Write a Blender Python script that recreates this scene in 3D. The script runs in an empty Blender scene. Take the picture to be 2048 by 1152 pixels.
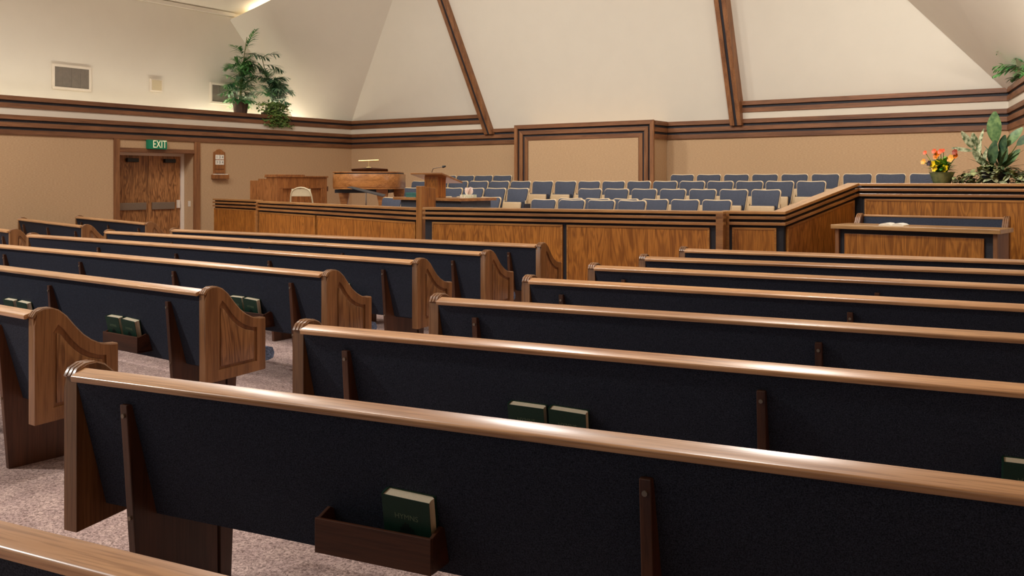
import bpy, bmesh, math, random
from mathutils import Vector, Matrix
random.seed(7)
PI = math.pi
S = bpy.context.scene
COL = S.collection

# ------------------------------------------------------------------ camera, world, lights, exposure
cam_d = bpy.data.cameras.new('camera')
cam = bpy.data.objects.new('camera', cam_d); COL.objects.link(cam)
cam.location = (0.0, 0.0, 1.53)
cam.rotation_euler = (PI/2, 0, math.radians(34.62))
cam_d.sensor_fit = 'HORIZONTAL'; cam_d.sensor_width = 36.0
cam_d.lens = 1850.0/2048.0*36.0
cam_d.shift_y = -(576-362)/2048.0
cam_d.clip_start = 0.05; cam_d.clip_end = 200
S.camera = cam

S.view_settings.view_transform = 'Standard'
S.view_settings.look = 'None'
S.view_settings.gamma = 1.0
S.view_settings.use_curve_mapping = False
S.view_settings.exposure = 0.0
S.cycles.use_denoising = True
S.cycles.max_bounces = 8
S.cycles.diffuse_bounces = 5
S.cycles.glossy_bounces = 3
S.cycles.sample_clamp_indirect = 4.0
S.cycles.caustics_reflective = False
S.cycles.caustics_refractive = False

w = bpy.data.worlds.new('world'); S.world = w; w.use_nodes = True
w.node_tree.nodes['Background'].inputs['Color'].default_value = (1.0, 0.96, 0.90, 1)
w.node_tree.nodes['Background'].inputs['Strength'].default_value = 0.30

def lamp(x, y, z, power, size, color=(1.0, 0.975, 0.92), aim=None, spread=150):
    d = bpy.data.lights.new('downlight_or_fill', 'AREA'); d.shape = 'DISK'; d.size = size
    d.energy = power; d.color = color; d.spread = math.radians(spread)
    o = bpy.data.objects.new('downlight_or_fill', d); COL.objects.link(o); o.location = (x, y, z)
    if aim:
        v = Vector(aim) - Vector((x, y, z))
        o.rotation_euler = v.to_track_quat('-Z', 'Y').to_euler()
    return o
# recessed ceiling lights over the seating
for lx, ly, lz, lp in [(-13.6, 3.5, 6.6, 105), (-13.4, 7.5, 6.6, 120), (-10.6, -1.8, 7.6, 620), (-9.6, 5.5, 7.6, 70), (-6.6, -1.8, 7.6, 30),
                       (-6.4, 3.0, 7.6, 45), (-5.6, 6.0, 7.6, 100), (-2.2, 3.4, 6.6, 60), (-2.6, 6.6, 6.6, 70)]:
    lamp(lx, ly, lz, lp, 0.45)
# the brighter row over the rostrum
for lx, ly, lz, lp in [(-12.0, 10.4, 7.4, 110), (-9.2, 10.4, 7.6, 66), (-6.4, 10.4, 7.6, 68), (-3.6, 10.2, 6.8, 95)]:
    lamp(lx, ly, lz, lp, 0.6, aim=(lx, 15.6, 0.8), spread=120)
# unseen fill lamps added to brighten the two chancel corners
lamp(-11.0, 3.0, 7.7, 48, 0.8, aim=(-16.2, 16.5, 4.6), spread=90)
lamp(-5.4, 5.0, 7.7, 120, 0.8, aim=(-0.4, 12.6, 5.0), spread=70)
# left ledge's cove strip, plus an unseen strip added to brighten the right corner
def strip_lamp(loc, length, power, aim, axis_dir):
    d = bpy.data.lights.new('cove_or_fill_strip', 'AREA'); d.shape = 'RECTANGLE'; d.size = 0.10; d.size_y = length
    d.energy = power; d.color = (1.0, 0.97, 0.90)
    o = bpy.data.objects.new('cove_or_fill_strip', d); COL.objects.link(o); o.location = loc
    z = -(Vector(aim).normalized()); y = Vector(axis_dir).normalized(); x = y.cross(z).normalized(); y = z.cross(x)
    o.rotation_euler = Matrix((x, y, z)).transposed().to_euler()
strip_lamp((-17.35, 5.0, 2.93), 16.0, 75, (0.8, 0.0, 1.0), (0, 1, 0))
strip_lamp((-0.35, 14.2, 2.95), 5.0, 120, (-0.7, 0.1, 1.0), (0.229, -0.973, 0))

strip_lamp((-16.9, 15.1, 5.95), 2.4, 210, (0.25, -0.45, 1.0), (0.78, 0.56, 0.2))
# ------------------------------------------------------------------ helpers
def lin(c):
    def f(v):
        v /= 255.0
        return v/12.92 if v <= 0.04045 else ((v+0.055)/1.055)**2.4
    return (f(c[0]), f(c[1]), f(c[2]), 1.0)

def new_mat(name):
    m = bpy.data.materials.new(name); m.use_nodes = True
    nt = m.node_tree; b = nt.nodes['Principled BSDF']
    return m, nt, b

def N(nt, typ, **kw):
    n = nt.nodes.new(typ)
    for k, v in kw.items():
        setattr(n, k, v)
    return n

def plain(name, c, rough=0.6, metal=0.0, spec=0.5, noise=0.0, nscale=40.0, bump=0.0, emit=None):
    m, nt, b = new_mat(name)
    b.inputs['Roughness'].default_value = rough
    b.inputs['Metallic'].default_value = metal
    b.inputs['Specular IOR Level'].default_value = spec
    col = lin(c)
    tc = N(nt, 'ShaderNodeTexCoord'); no = N(nt, 'ShaderNodeTexNoise')
    no.inputs['Scale'].default_value = nscale; no.inputs['Detail'].default_value = 4
    nt.links.new(tc.outputs['Object'], no.inputs['Vector'])
    r = N(nt, 'ShaderNodeValToRGB')
    k = noise
    r.color_ramp.elements[0].color = (col[0]*(1-k), col[1]*(1-k), col[2]*(1-k), 1)
    r.color_ramp.elements[1].color = (min(1, col[0]*(1+k)), min(1, col[1]*(1+k)), min(1, col[2]*(1+k)), 1)
    r.color_ramp.elements[0].position = 0.3; r.color_ramp.elements[1].position = 0.7
    nt.links.new(no.outputs['Fac'], r.inputs['Fac'])
    nt.links.new(r.outputs['Color'], b.inputs['Base Color'])
    if bump:
        bp = N(nt, 'ShaderNodeBump'); bp.inputs['Strength'].default_value = bump; bp.inputs['Distance'].default_value = 0.01
        nt.links.new(no.outputs['Fac'], bp.inputs['Height']); nt.links.new(bp.outputs['Normal'], b.inputs['Normal'])
    if emit:
        b.inputs['Emission Color'].default_value = lin(c); b.inputs['Emission Strength'].default_value = emit
    return m

def wood(name, light, dark, axis='x', rough=0.35, fine=60.0, vary=0.12, cath=0.0, coat=0.0):
    """oak: long grain along one object axis, fine pores and, for veneers, wavy cathedral bands"""
    m, nt, b = new_mat(name)
    L = nt.links
    tc = N(nt, 'ShaderNodeTexCoord')
    oi = N(nt, 'ShaderNodeObjectInfo')
    off = N(nt, 'ShaderNodeVectorMath', operation='ADD')
    sc = N(nt, 'ShaderNodeVectorMath', operation='SCALE'); sc.inputs['Scale'].default_value = 7.0
    cmb = N(nt, 'ShaderNodeCombineXYZ')
    for i in range(3):
        L.new(oi.outputs['Random'], cmb.inputs[i])
    L.new(cmb.outputs[0], sc.inputs[0])
    L.new(tc.outputs['Object'], off.inputs[0]); L.new(sc.outputs[0], off.inputs[1])
    def mapping(long_s, cross_s):
        mp = N(nt, 'ShaderNodeMapping')
        s = [cross_s]*3; s['xyz'.index(axis)] = long_s
        mp.inputs['Scale'].default_value = s
        L.new(off.outputs[0], mp.inputs['Vector'])
        return mp
    m1 = mapping(0.9, 14.0)
    n1 = N(nt, 'ShaderNodeTexNoise'); n1.inputs['Scale'].default_value = 1.0; n1.inputs['Detail'].default_value = 5; n1.inputs['Distortion'].default_value = 0.6
    L.new(m1.outputs[0], n1.inputs['Vector'])
    m2 = mapping(5.0, fine*2.4)
    n2 = N(nt, 'ShaderNodeTexNoise'); n2.inputs['Scale'].default_value = 1.0; n2.inputs['Detail'].default_value = 3
    L.new(m2.outputs[0], n2.inputs['Vector'])
    r1 = N(nt, 'ShaderNodeValToRGB')
    r1.color_ramp.elements[0].color = lin(dark); r1.color_ramp.elements[0].position = 0.30
    r1.color_ramp.elements[1].color = lin(light); r1.color_ramp.elements[1].position = 0.66
    fac = n1.outputs['Fac']
    if cath:
        m3 = mapping(0.9, 6.5)
        n3 = N(nt, 'ShaderNodeTexNoise'); n3.inputs['Scale'].default_value = 1.0; n3.inputs['Detail'].default_value = 3; n3.inputs['Distortion'].default_value = 0.6
        L.new(m3.outputs[0], n3.inputs['Vector'])
        mu = N(nt, 'ShaderNodeMath', operation='MULTIPLY'); mu.inputs[1].default_value = 70.0
        L.new(n3.outputs['Fac'], mu.inputs[0])
        sn = N(nt, 'ShaderNodeMath', operation='SINE'); L.new(mu.outputs[0], sn.inputs[0])
        mr = N(nt, 'ShaderNodeMapRange'); mr.inputs[1].default_value = -1; mr.inputs[2].default_value = 1
        L.new(sn.outputs[0], mr.inputs[0])
        mxf = N(nt, 'ShaderNodeMix', data_type='FLOAT'); mxf.inputs[0].default_value = cath
        L.new(n1.outputs['Fac'], mxf.inputs[2]); L.new(mr.outputs[0], mxf.inputs[3])
        fac = mxf.outputs[0]
    L.new(fac, r1.inputs['Fac'])
    r2 = N(nt, 'ShaderNodeValToRGB')
    r2.color_ramp.elements[0].color = (0.62, 0.56, 0.5, 1); r2.color_ramp.elements[0].position = 0.34
    r2.color_ramp.elements[1].color = (1, 1, 1, 1); r2.color_ramp.elements[1].position = 0.52
    L.new(n2.outputs['Fac'], r2.inputs['Fac'])
    mx = N(nt, 'ShaderNodeMix', data_type='RGBA', blend_type='MULTIPLY'); mx.inputs[0].default_value = 0.8
    L.new(r1.outputs['Color'], mx.inputs[6]); L.new(r2.outputs['Color'], mx.inputs[7])
    hs = N(nt, 'ShaderNodeHueSaturation')
    mr2 = N(nt, 'ShaderNodeMapRange'); mr2.inputs[3].default_value = 1-vary; mr2.inputs[4].default_value = 1+vary
    L.new(oi.outputs['Random'], mr2.inputs[0]); L.new(mr2.outputs[0], hs.inputs['Value'])
    L.new(mx.outputs[2], hs.inputs['Color'])
    L.new(hs.outputs['Color'], b.inputs['Base Color'])
    b.inputs['Roughness'].default_value = rough
    b.inputs['Coat Weight'].default_value = coat; b.inputs['Coat Roughness'].default_value = 0.22
    bp = N(nt, 'ShaderNodeBump'); bp.inputs['Strength'].default_value = 0.12; bp.inputs['Distance'].default_value = 0.002
    L.new(n2.outputs['Fac'], bp.inputs['Height']); L.new(bp.outputs['Normal'], b.inputs['Normal'])
    return m

def fabric(name, c, scale=260.0, contrast=0.45, rough=0.95, sheen=0.0, bump=0.4):
    m, nt, b = new_mat(name); L = nt.links
    tc = N(nt, 'ShaderNodeTexCoord')
    n1 = N(nt, 'ShaderNodeTexNoise'); n1.inputs['Scale'].default_value = scale; n1.inputs['Detail'].default_value = 3
    L.new(tc.outputs['Object'], n1.inputs['Vector'])
    col = lin(c)
    r = N(nt, 'ShaderNodeValToRGB')
    r.color_ramp.elements[0].color = tuple(v*(1-contrast) for v in col[:3])+(1,); r.color_ramp.elements[0].position = 0.36
    r.color_ramp.elements[1].color = tuple(min(1, v*(1+contrast)) for v in col[:3])+(1,); r.color_ramp.elements[1].position = 0.64
    L.new(n1.outputs['Fac'], r.inputs['Fac']); L.new(r.outputs['Color'], b.inputs['Base Color'])
    b.inputs['Roughness'].default_value = rough
    b.inputs['Specular IOR Level'].default_value = 0.15
    b.inputs['Sheen Weight'].default_value = sheen
    bp = N(nt, 'ShaderNodeBump'); bp.inputs['Strength'].default_value = bump; bp.inputs['Distance'].default_value = 0.003
    L.new(n1.outputs['Fac'], bp.inputs['Height']); L.new(bp.outputs['Normal'], b.inputs['Normal'])
    return m

def burlap_mat():
    m, nt, b = new_mat('burlap wall covering'); L = nt.links
    tc = N(nt, 'ShaderNodeTexCoord')
    mp = N(nt, 'ShaderNodeMapping'); mp.inputs['Scale'].default_value = (25, 25, 160)
    L.new(tc.outputs['Object'], mp.inputs['Vector'])
    n1 = N(nt, 'ShaderNodeTexNoise'); n1.inputs['Scale'].default_value = 1.0; n1.inputs['Detail'].default_value = 4
    L.new(mp.outputs[0], n1.inputs['Vector'])
    r = N(nt, 'ShaderNodeValToRGB')
    r.color_ramp.elements[0].color = lin((180, 147, 112)); r.color_ramp.elements[0].position = 0.25
    r.color_ramp.elements[1].color = lin((206, 173, 136)); r.color_ramp.elements[1].position = 0.75
    L.new(n1.outputs['Fac'], r.inputs['Fac']); L.new(r.outputs['Color'], b.inputs['Base Color'])
    b.inputs['Roughness'].default_value = 0.95; b.inputs['Specular IOR Level'].default_value = 0.1
    return m

def carpet_mat(name, c1, c2):
    m, nt, b = new_mat(name); L = nt.links
    tc = N(nt, 'ShaderNodeTexCoord')
    n1 = N(nt, 'ShaderNodeTexNoise'); n1.inputs['Scale'].default_value = 75.0; n1.inputs['Detail'].default_value = 4; n1.inputs['Distortion'].default_value = 1.2
    n2 = N(nt, 'ShaderNodeTexNoise'); n2.inputs['Scale'].default_value = 9.0; n2.inputs['Detail'].default_value = 3
    L.new(tc.outputs['Object'], n1.inputs['Vector']); L.new(tc.outputs['Object'], n2.inputs['Vector'])
    r = N(nt, 'ShaderNodeValToRGB')
    r.color_ramp.elements[0].color = lin(c1); r.color_ramp.elements[0].position = 0.36
    r.color_ramp.elements[1].color = lin(c2); r.color_ramp.elements[1].position = 0.62
    L.new(n1.outputs['Fac'], r.inputs['Fac'])
    mx = N(nt, 'ShaderNodeMix', data_type='RGBA', blend_type='MULTIPLY'); mx.inputs[0].default_value = 0.35
    r2 = N(nt, 'ShaderNodeValToRGB'); r2.color_ramp.elements[0].color = (0.55, 0.5, 0.55, 1); r2.color_ramp.elements[0].position = 0.4
    r2.color_ramp.elements[1].position = 0.6
    L.new(n2.outputs['Fac'], r2.inputs['Fac'])
    L.new(r.outputs['Color'], mx.inputs[6]); L.new(r2.outputs['Color'], mx.inputs[7])
    L.new(mx.outputs[2], b.inputs['Base Color'])
    b.inputs['Roughness'].default_value = 1.0; b.inputs['Specular IOR Level'].default_value = 0.05
    bp = N(nt, 'ShaderNodeBump'); bp.inputs['Strength'].default_value = 0.7; bp.inputs['Distance'].default_value = 0.006
    L.new(n1.outputs['Fac'], bp.inputs['Height']); L.new(bp.outputs['Normal'], b.inputs['Normal'])
    return m

def leaf_mat(name, c1, c2, scale=9.0, rough=0.45):
    m, nt, b = new_mat(name); L = nt.links
    tc = N(nt, 'ShaderNodeTexCoord'); n1 = N(nt, 'ShaderNodeTexNoise'); n1.inputs['Scale'].default_value = scale; n1.inputs['Detail'].default_value = 3
    L.new(tc.outputs['Object'], n1.inputs['Vector'])
    r = N(nt, 'ShaderNodeValToRGB')
    r.color_ramp.elements[0].color = lin(c1); r.color_ramp.elements[0].position = 0.38
    r.color_ramp.elements[1].color = lin(c2); r.color_ramp.elements[1].position = 0.62
    L.new(n1.outputs['Fac'], r.inputs['Fac']); L.new(r.outputs['Color'], b.inputs['Base Color'])
    b.inputs['Roughness'].default_value = rough
    return m

M = dict(
    rail=wood('oak rail', (212, 160, 110), (170, 118, 74), 'x', rough=0.30, coat=0.8),
    end=wood('oak pew end', (146, 101, 62), (108, 70, 40), 'z', rough=0.34, coat=0.2),
    endpanel=wood('oak pew end veneer', (150, 104, 64), (112, 72, 42), 'z', rough=0.34, coat=0.2, cath=0.35),
    leg=wood('dark oak support', (98, 60, 38), (64, 38, 24), 'z', rough=0.4, vary=0.08),
    rack=wood('mahogany rack', (92, 52, 30), (62, 34, 20), 'x', rough=0.45),
    trim=wood('oak trim', (146, 98, 64), (104, 66, 42), 'x', rough=0.45),
    trimy=wood('oak trim along y', (146, 98, 64), (104, 66, 42), 'y', rough=0.45),
    trimz=wood('oak trim upright', (156, 106, 66), (114, 72, 44), 'z', rough=0.45),
    railing=wood('oak railing', (180, 124, 68), (136, 86, 44), 'x', rough=0.3, coat=0.9),
    litcap=wood('sheen lightened railing cap', (200, 146, 86), (160, 110, 60), 'x', rough=0.32, coat=0.9),  # railing oak made lighter: sheen on the cap put into its colour
    postwood=wood('golden oak post', (188, 128, 66), (148, 94, 44), 'z', rough=0.36, coat=0.2),
    edging=wood('oak edging', (186, 128, 64), (150, 96, 44), 'x', rough=0.36),
    tabletop=wood('sheen lightened table top', (206, 160, 104), (170, 124, 74), 'x', rough=0.3, coat=0.8),  # light reflected by the top put into a paler oak colour
    panel=wood('oak veneer panel', (190, 122, 50), (144, 86, 30), 'z', rough=0.36, cath=0.30, coat=0.12),
    door=wood('oak door veneer', (178, 124, 76), (124, 80, 46), 'z', rough=0.4, cath=0.42),
    organ=wood('oak organ case', (166, 108, 60), (128, 78, 40), 'z', rough=0.38, cath=0.25),
    piano=wood('oak piano case', (186, 126, 70), (146, 92, 46), 'x', rough=0.28, coat=0.3, cath=0.2),
    navy=fabric('navy pew fabric', (52, 56, 68), 300, 0.5),
    bluepad=fabric('blue grey upholstery', (76, 80, 92), 240, 0.35),
    seatblue=fabric('slate blue seat fabric', (98, 112, 138), 120, 0.5),
    podiumcloth=fabric('slate carpet facing', (88, 94, 104), 160, 0.3),
    groove=plain('dark navy groove', (38, 36, 42), 0.7, noise=0.15),
    wallpaint=plain('cream wall paint', (226, 218, 202), 0.9, spec=0.15, noise=0.012, nscale=3),
    strip=plain('cream strip paint', (222, 212, 194), 0.9, spec=0.15, noise=0.01, nscale=3),
    ceil=plain('ceiling paint', (228, 220, 204), 0.95, spec=0.1, noise=0.02, nscale=60, bump=0.15),
    burlap=burlap_mat(),
    carpet=carpet_mat('mauve carpet', (134, 112, 106), (214, 186, 176)),
    cream=plain('cream plastic shell', (206, 180, 142), 0.45, noise=0.03, nscale=30),
    creampan=plain('tan plastic seat pan', (186, 158, 120), 0.45, noise=0.03, nscale=30),
    darkmetal=plain('dark metal standard', (48, 52, 64), 0.5, noise=0.1),
    black=plain('black plastic', (22, 22, 24), 0.4, noise=0.1),
    blacksat=plain('black enamelled steel', (30, 32, 40), 0.35, noise=0.1),
    chrome=plain('chrome', (215, 215, 210), 0.2, metal=1.0),
    brass=plain('brass', (226, 206, 150), 0.3, metal=0.7),
    steel=plain('brushed steel', (140, 124, 108), 0.45, metal=0.5, noise=0.06),
    whiteframe=plain('white door frame paint', (236, 222, 206), 0.5, noise=0.02),
    beigemetal=plain('beige enamel', (206, 190, 156), 0.4, noise=0.03),
    vent=plain('grey vent mesh', (128, 118, 106), 0.7, noise=0.08, nscale=14),
    ventframe=plain('off white vent frame', (228, 216, 198), 0.5, noise=0.02),
    exitgreen=plain('green sign plate', (0, 128, 92), 0.4, noise=0.04),
    exitletter=plain('pale letters', (246, 240, 196), 0.5, emit=0.25),
    green=plain('dark green book cloth', (10, 52, 36), 0.55, noise=0.12, nscale=120),
    teal=plain('teal book cloth', (58, 116, 110), 0.6, noise=0.08),
    page=plain('cream page edges', (250, 236, 206), 0.8, noise=0.04, nscale=200),
    paper=plain('white paper', (246, 240, 226), 0.8, noise=0.02),
    gold=plain('dull gilt lettering', (96, 112, 84), 0.5, noise=0.05),
    blind=plain('black stamped emblem', (6, 24, 18), 0.5, noise=0.05),
    tissuebox=leaf_mat('tissue box print', (250, 246, 228), (206, 216, 182), 30, 0.6),
    tissue=plain('tissue paper', (255, 236, 226), 0.9, noise=0.02),
    darkink=plain('dark ink', (60, 44, 40), 0.7),
    basket=wood('woven brown basket', (92, 66, 52), (58, 40, 34), 'z', rough=0.8),
    palm=leaf_mat('palm green', (52, 112, 58), (118, 172, 100), 5),
    palmdark=leaf_mat('dark palm green', (56, 100, 72), (122, 160, 122), 5),
    stem=plain('plant stem', (110, 112, 58), 0.6, noise=0.1),
    ivy=leaf_mat('ivy green', (64, 96, 40), (136, 158, 84), 12),
    dieff=leaf_mat('dumb cane leaf', (72, 104, 60), (120, 146, 88), 16),
    dieffdark=leaf_mat('dark green leaf', (44, 70, 48), (80, 104, 66), 16),
    variegated=leaf_mat('cream splashed leaf', (86, 104, 66), (206, 208, 168), 22),
    pothos=leaf_mat('pale mottled leaf', (66, 86, 52), (176, 178, 120), 20),
    vase=leaf_mat('mottled green vase', (78, 96, 66), (116, 128, 88), 14),
    orange=plain('orange petals', (255, 138, 20), 0.5, noise=0.15),
    coral=plain('coral petals', (240, 104, 62), 0.5, noise=0.15),
    yellow=plain('yellow petals', (255, 206, 20), 0.5, noise=0.12),
    peach=plain('pale orange petals', (255, 172, 74), 0.5, noise=0.12),
    rust=plain('rust petals', (150, 62, 34), 0.6, noise=0.15),
    violet=plain('dark violet petals', (50, 30, 48), 0.6, noise=0.15),
    sprig=leaf_mat('bright green leaf', (60, 128, 36), (120, 170, 60), 12),
    glow=plain('cove tube', (255, 248, 234), 0.5, emit=6.0),
    glow3=plain('corner cove tube', (255, 248, 234), 0.5, emit=22.0),
    glow2=plain('upper cove tube', (255, 238, 204), 0.5, emit=48.0),
)

class MB:
    """collects boxes, prisms, tubes and sheets for one mesh"""
    def __init__(self):
        self.v = []; self.f = []
    def add(self, vs, fs):
        n = len(self.v); self.v += [tuple(p) for p in vs]; self.f += [tuple(i+n for i in q) for q in fs]
        return self
    def box(self, x0, x1, y0, y1, z0, z1):
        vs = [(x0,y0,z0),(x1,y0,z0),(x1,y1,z0),(x0,y1,z0),(x0,y0,z1),(x1,y0,z1),(x1,y1,z1),(x0,y1,z1)]
        return self.add(vs, [(0,3,2,1),(4,5,6,7),(0,1,5,4),(1,2,6,5),(2,3,7,6),(3,0,4,7)])
    def hexa(self, vs):
        return self.add(vs, [(0,3,2,1),(4,5,6,7),(0,1,5,4),(1,2,6,5),(2,3,7,6),(3,0,4,7)])
    def prism(self, pts, a, b, axis='x'):
        """pts: outline in the other two axes; extruded from a to b along axis"""
        n = len(pts)
        def mk(p, t):
            return {'x': (t, p[0], p[1]), 'y': (p[0], t, p[1]), 'z': (p[0], p[1], t)}[axis]
        vs = [mk(p, a) for p in pts]+[mk(p, b) for p in pts]
        fs = [tuple(range(n)), tuple(range(2*n-1, n-1, -1))]
        fs += [(i, i+n, (i+1) % n + n, (i+1) % n) for i in range(n)]
        return self.add(vs, fs)
    def tube(self, pts, r, seg=8, r2=None, cap=True):
        pts = [Vector(p) for p in pts]; n = len(pts); vs = []; fs = []
        for i, p in enumerate(pts):
            d = (pts[min(i+1, n-1)]-pts[max(i-1, 0)]).normalized()
            u = d.cross(Vector((0, 0, 1)))
            if u.length < 1e-3: u = d.cross(Vector((0, 1, 0)))
            u.normalize(); v = d.cross(u)
            rr = r if r2 is None else r+(r2-r)*i/(n-1)
            for k in range(seg):
                a = 2*PI*k/seg; vs.append(p+u*math.cos(a)*rr+v*math.sin(a)*rr)
        for i in range(n-1):
            for k in range(seg):
                a, b = i*seg+k, i*seg+(k+1) % seg
                fs.append((a, b, b+seg, a+seg))
        if cap:
            fs.append(tuple(range(seg-1, -1, -1))); fs.append(tuple(range((n-1)*seg, n*seg)))
        return self.add(vs, fs)
    def lathe(self, prof, cx=0, cy=0, seg=16):
        vs = []; fs = []; n = len(prof)
        for r, z in prof:
            for k in range(seg):
                a = 2*PI*k/seg; vs.append((cx+r*math.cos(a), cy+r*math.sin(a), z))
        for i in range(n-1):
            for k in range(seg):
                a, b = i*seg+k, i*seg+(k+1) % seg
                fs.append((a, b, b+seg, a+seg))
        fs.append(tuple(range(seg-1, -1, -1))); fs.append(tuple(range((n-1)*seg, n*seg)))
        return self.add(vs, fs)
    def leaf(self, base, d, up, L, W, fold=0.25, curl=0.25, n=5):
        d = Vector(d).normalized(); up = Vector(up); side = d.cross(up)
        if side.length < 1e-3: side = d.cross(Vector((1, 0.3, 0)))
        side.normalize(); up = side.cross(d).normalized(); base = Vector(base)
        vs = []; fs = []
        for i in range(n+1):
            t = i/n; ww = W*0.5*math.sin(PI*min(1, t*0.93+0.03))**0.8
            p = base+d*L*t-up*L*curl*t*t
            vs += [p-side*ww+up*ww*fold, p, p+side*ww+up*ww*fold]
        for i in range(n):
            a = i*3; fs += [(a, a+1, a+4, a+3), (a+1, a+2, a+5, a+4)]
        return self.add(vs, fs)
    def mesh(self, name, bevel=0.0, smooth=False, bseg=2):
        me = bpy.data.meshes.new(name); bm = bmesh.new()
        bv = [bm.verts.new(p) for p in self.v]
        for q in self.f:
            try: bm.faces.new([bv[i] for i in q])
            except ValueError: pass
        bmesh.ops.recalc_face_normals(bm, faces=bm.faces)
        if bevel:
            es = [e for e in bm.edges if len(e.link_faces) == 2 and e.calc_face_angle(0) > 0.5]
            bmesh.ops.bevel(bm, geom=es, offset=bevel, segments=bseg, profile=0.5, affect='EDGES', clamp_overlap=True)
        if smooth:
            for f in bm.faces: f.smooth = True
        bm.to_mesh(me); bm.free()
        if smooth:
            try: me.set_sharp_from_angle(angle=math.radians(40))
            except Exception: pass
        return me
    def build(self, name, mat, parent=None, bevel=0.0, smooth=False, bseg=2, loc=None):
        me = self.mesh(name, bevel, smooth, bseg); me.materials.append(mat)
        o = bpy.data.objects.new(name, me); COL.objects.link(o)
        if parent is not None: o.parent = parent
        if loc: o.location = loc
        return o

def inst(name, me, parent=None, loc=(0,0,0), rot=(0,0,0), mat=None):
    o = bpy.data.objects.new(name, me); COL.objects.link(o)
    if parent is not None: o.parent = parent
    o.location = loc; o.rotation_euler = rot
    return o

def tag(o, label, cat, group=None):
    o['label'] = label; o['category'] = cat
    if group: o['group'] = group
    return o

def thing(name, label, cat, loc=(0,0,0), rz=0.0, group=None):
    o = bpy.data.objects.new(name, None); COL.objects.link(o)
    o.empty_display_size = 0.1
    o.location = loc; o.rotation_euler = (0, 0, rz)
    return tag(o, label, cat, group)

def struct(o):
    o['kind'] = 'structure'; return o

def text(name, s, size, mat, parent, loc, rot, extrude=0.001, sx=1.0):
    c = bpy.data.curves.new(name, 'FONT'); c.body = s; c.size = size; c.extrude = extrude
    c.align_x = 'CENTER'; c.align_y = 'CENTER'; c.materials.append(mat)
    o = bpy.data.objects.new(name, c); COL.objects.link(o); o.parent = parent
    o.location = loc; o.rotation_euler = rot; o.scale = (sx, 1, 1)
    return o

ORD = ['', 'first', 'second', 'third', 'fourth', 'fifth', 'sixth', 'seventh', 'eighth', 'ninth', 'tenth', 'eleventh',
       'twelfth', 'thirteenth', 'fourteenth', 'fifteenth', 'sixteenth', 'seventeenth', 'eighteenth']

# ------------------------------------------------------------------ room shell
XL, YB, XR = -16.92, 17.24, 1.45         # side wall, back wall, outer right wall
SL = 0.21934                             # lean of the upper back wall
struct(MB().box(XL-1.5, XR+0.3, -4.0, YB+0.4, -0.12, 0.0).build('floor', M['carpet']))

# boards of the trim band: (z0, z1)
UP = [(2.99, 3.072), (2.857, 2.94)]
LOW = [(2.645, 2.727), (2.51, 2.595), (2.37, 2.46)]

# side wall with the door recess (y 10.72..12.48, z 0..2.105, 0.36 deep)
DY0, DY1, DZ = 10.72, 12.48, 2.12
wl = MB()
wl.box(XL-0.12, XL, -4.0, DY0, 0, 2.40); wl.box(XL-0.12, XL, DY1, YB+0.2, 0, 2.40); wl.box(XL-0.12, XL, DY0, DY1, DZ, 2.40)
wl.box(XL-0.44, XL-0.12, DY1, DY1+0.06, 0, DZ)
wl.box(XL-0.44, XL-0.12, DY0-0.06, DY0, 0, DZ); wl.box(XL-0.44, XL-0.12, DY0-0.06, DY1+0.06, DZ, DZ+0.06)
wall_left = struct(wl.build('wall_left', M['burlap']))
MB().box(XL-0.10, XL-0.004, -4.0, YB+0.1, 2.36, 2.72).build('trim_groove', M['groove'], wall_left)
MB().box(XL-0.10, XL-0.004, -4.0, YB+0.1, 2.86, 3.05).build('trim_groove', M['groove'], wall_left)
MB().box(XL-0.10, XL+0.004, -4.0, YB+0.1, 2.72, 2.862).build('trim_strip', M['strip'], wall_left)
for z0, z1 in UP+LOW:
    MB().box(XL-0.03, XL+0.028, -4.0, YB+0.02, z0, z1).build('trim_board', M['trimy'], wall_left, bevel=0.004)
# ledge trough behind the upper boards and the set back upper wall
MB().box(XL-1.12, XL-0.10, -4.0, YB+0.5, 2.68, 2.74).build('ledge_floor', M['wallpaint'], wall_left)
MB().box(XL-0.62, XL-0.10, 13.60, 15.6, 2.74, 3.02).build('ledge_shelf', M['wallpaint'], wall_left)
MB().tube([(XL-0.85, 13.0, 2.80), (XL-0.85, 16.4, 2.80)], 0.03, 8).build('cove_or_fill_tube', M['glow3'], wall_left)
MB().tube([(XL-0.42, -3.5, 2.86), (XL-0.42, 13.2, 2.86)], 0.03, 8).build('cove_or_fill_tube', M['glow'], wall_left)
MB().box(XL-1.12, XL-1.0, -4.0, YB+0.6, 2.7, 5.50).build('upper_wall', M['wallpaint'], wall_left)

# back wall
wb = MB().box(XL-0.1, -1.85, YB, YB+0.3, 0, 2.40)
wall_back = struct(wb.build('wall_back', M['burlap']))
BX1, BX2 = -12.50, -6.59                 # where the two beams land
MB().box(XL, -1.9, YB+0.004, YB+0.3, 2.36, 2.72).build('trim_groove', M['groove'], wall_back)
for a, b2 in ((XL, BX1), (BX2, -1.9)):
    MB().box(a, b2, YB+0.004, YB+0.12, 2.86, 3.05).build('trim_groove', M['groove'], wall_back)
    MB().box(a, b2, YB-0.004, YB+0.12, 2.72, 2.862).build('trim_strip', M['strip'], wall_back)
    for z0, z1 in UP:
        MB().box(a, b2, YB-0.028, YB+0.03, z0, z1).build('trim_board', M['trim'], wall_back, bevel=0.004)
for z0, z1 in LOW:
    for a, b2 in ((XL, -11.35), (-8.05, -1.92)):
        MB().box(a, b2, YB-0.03, YB+0.03, z0, z1).build('trim_board', M['trim'], wall_back, bevel=0.004)
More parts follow.
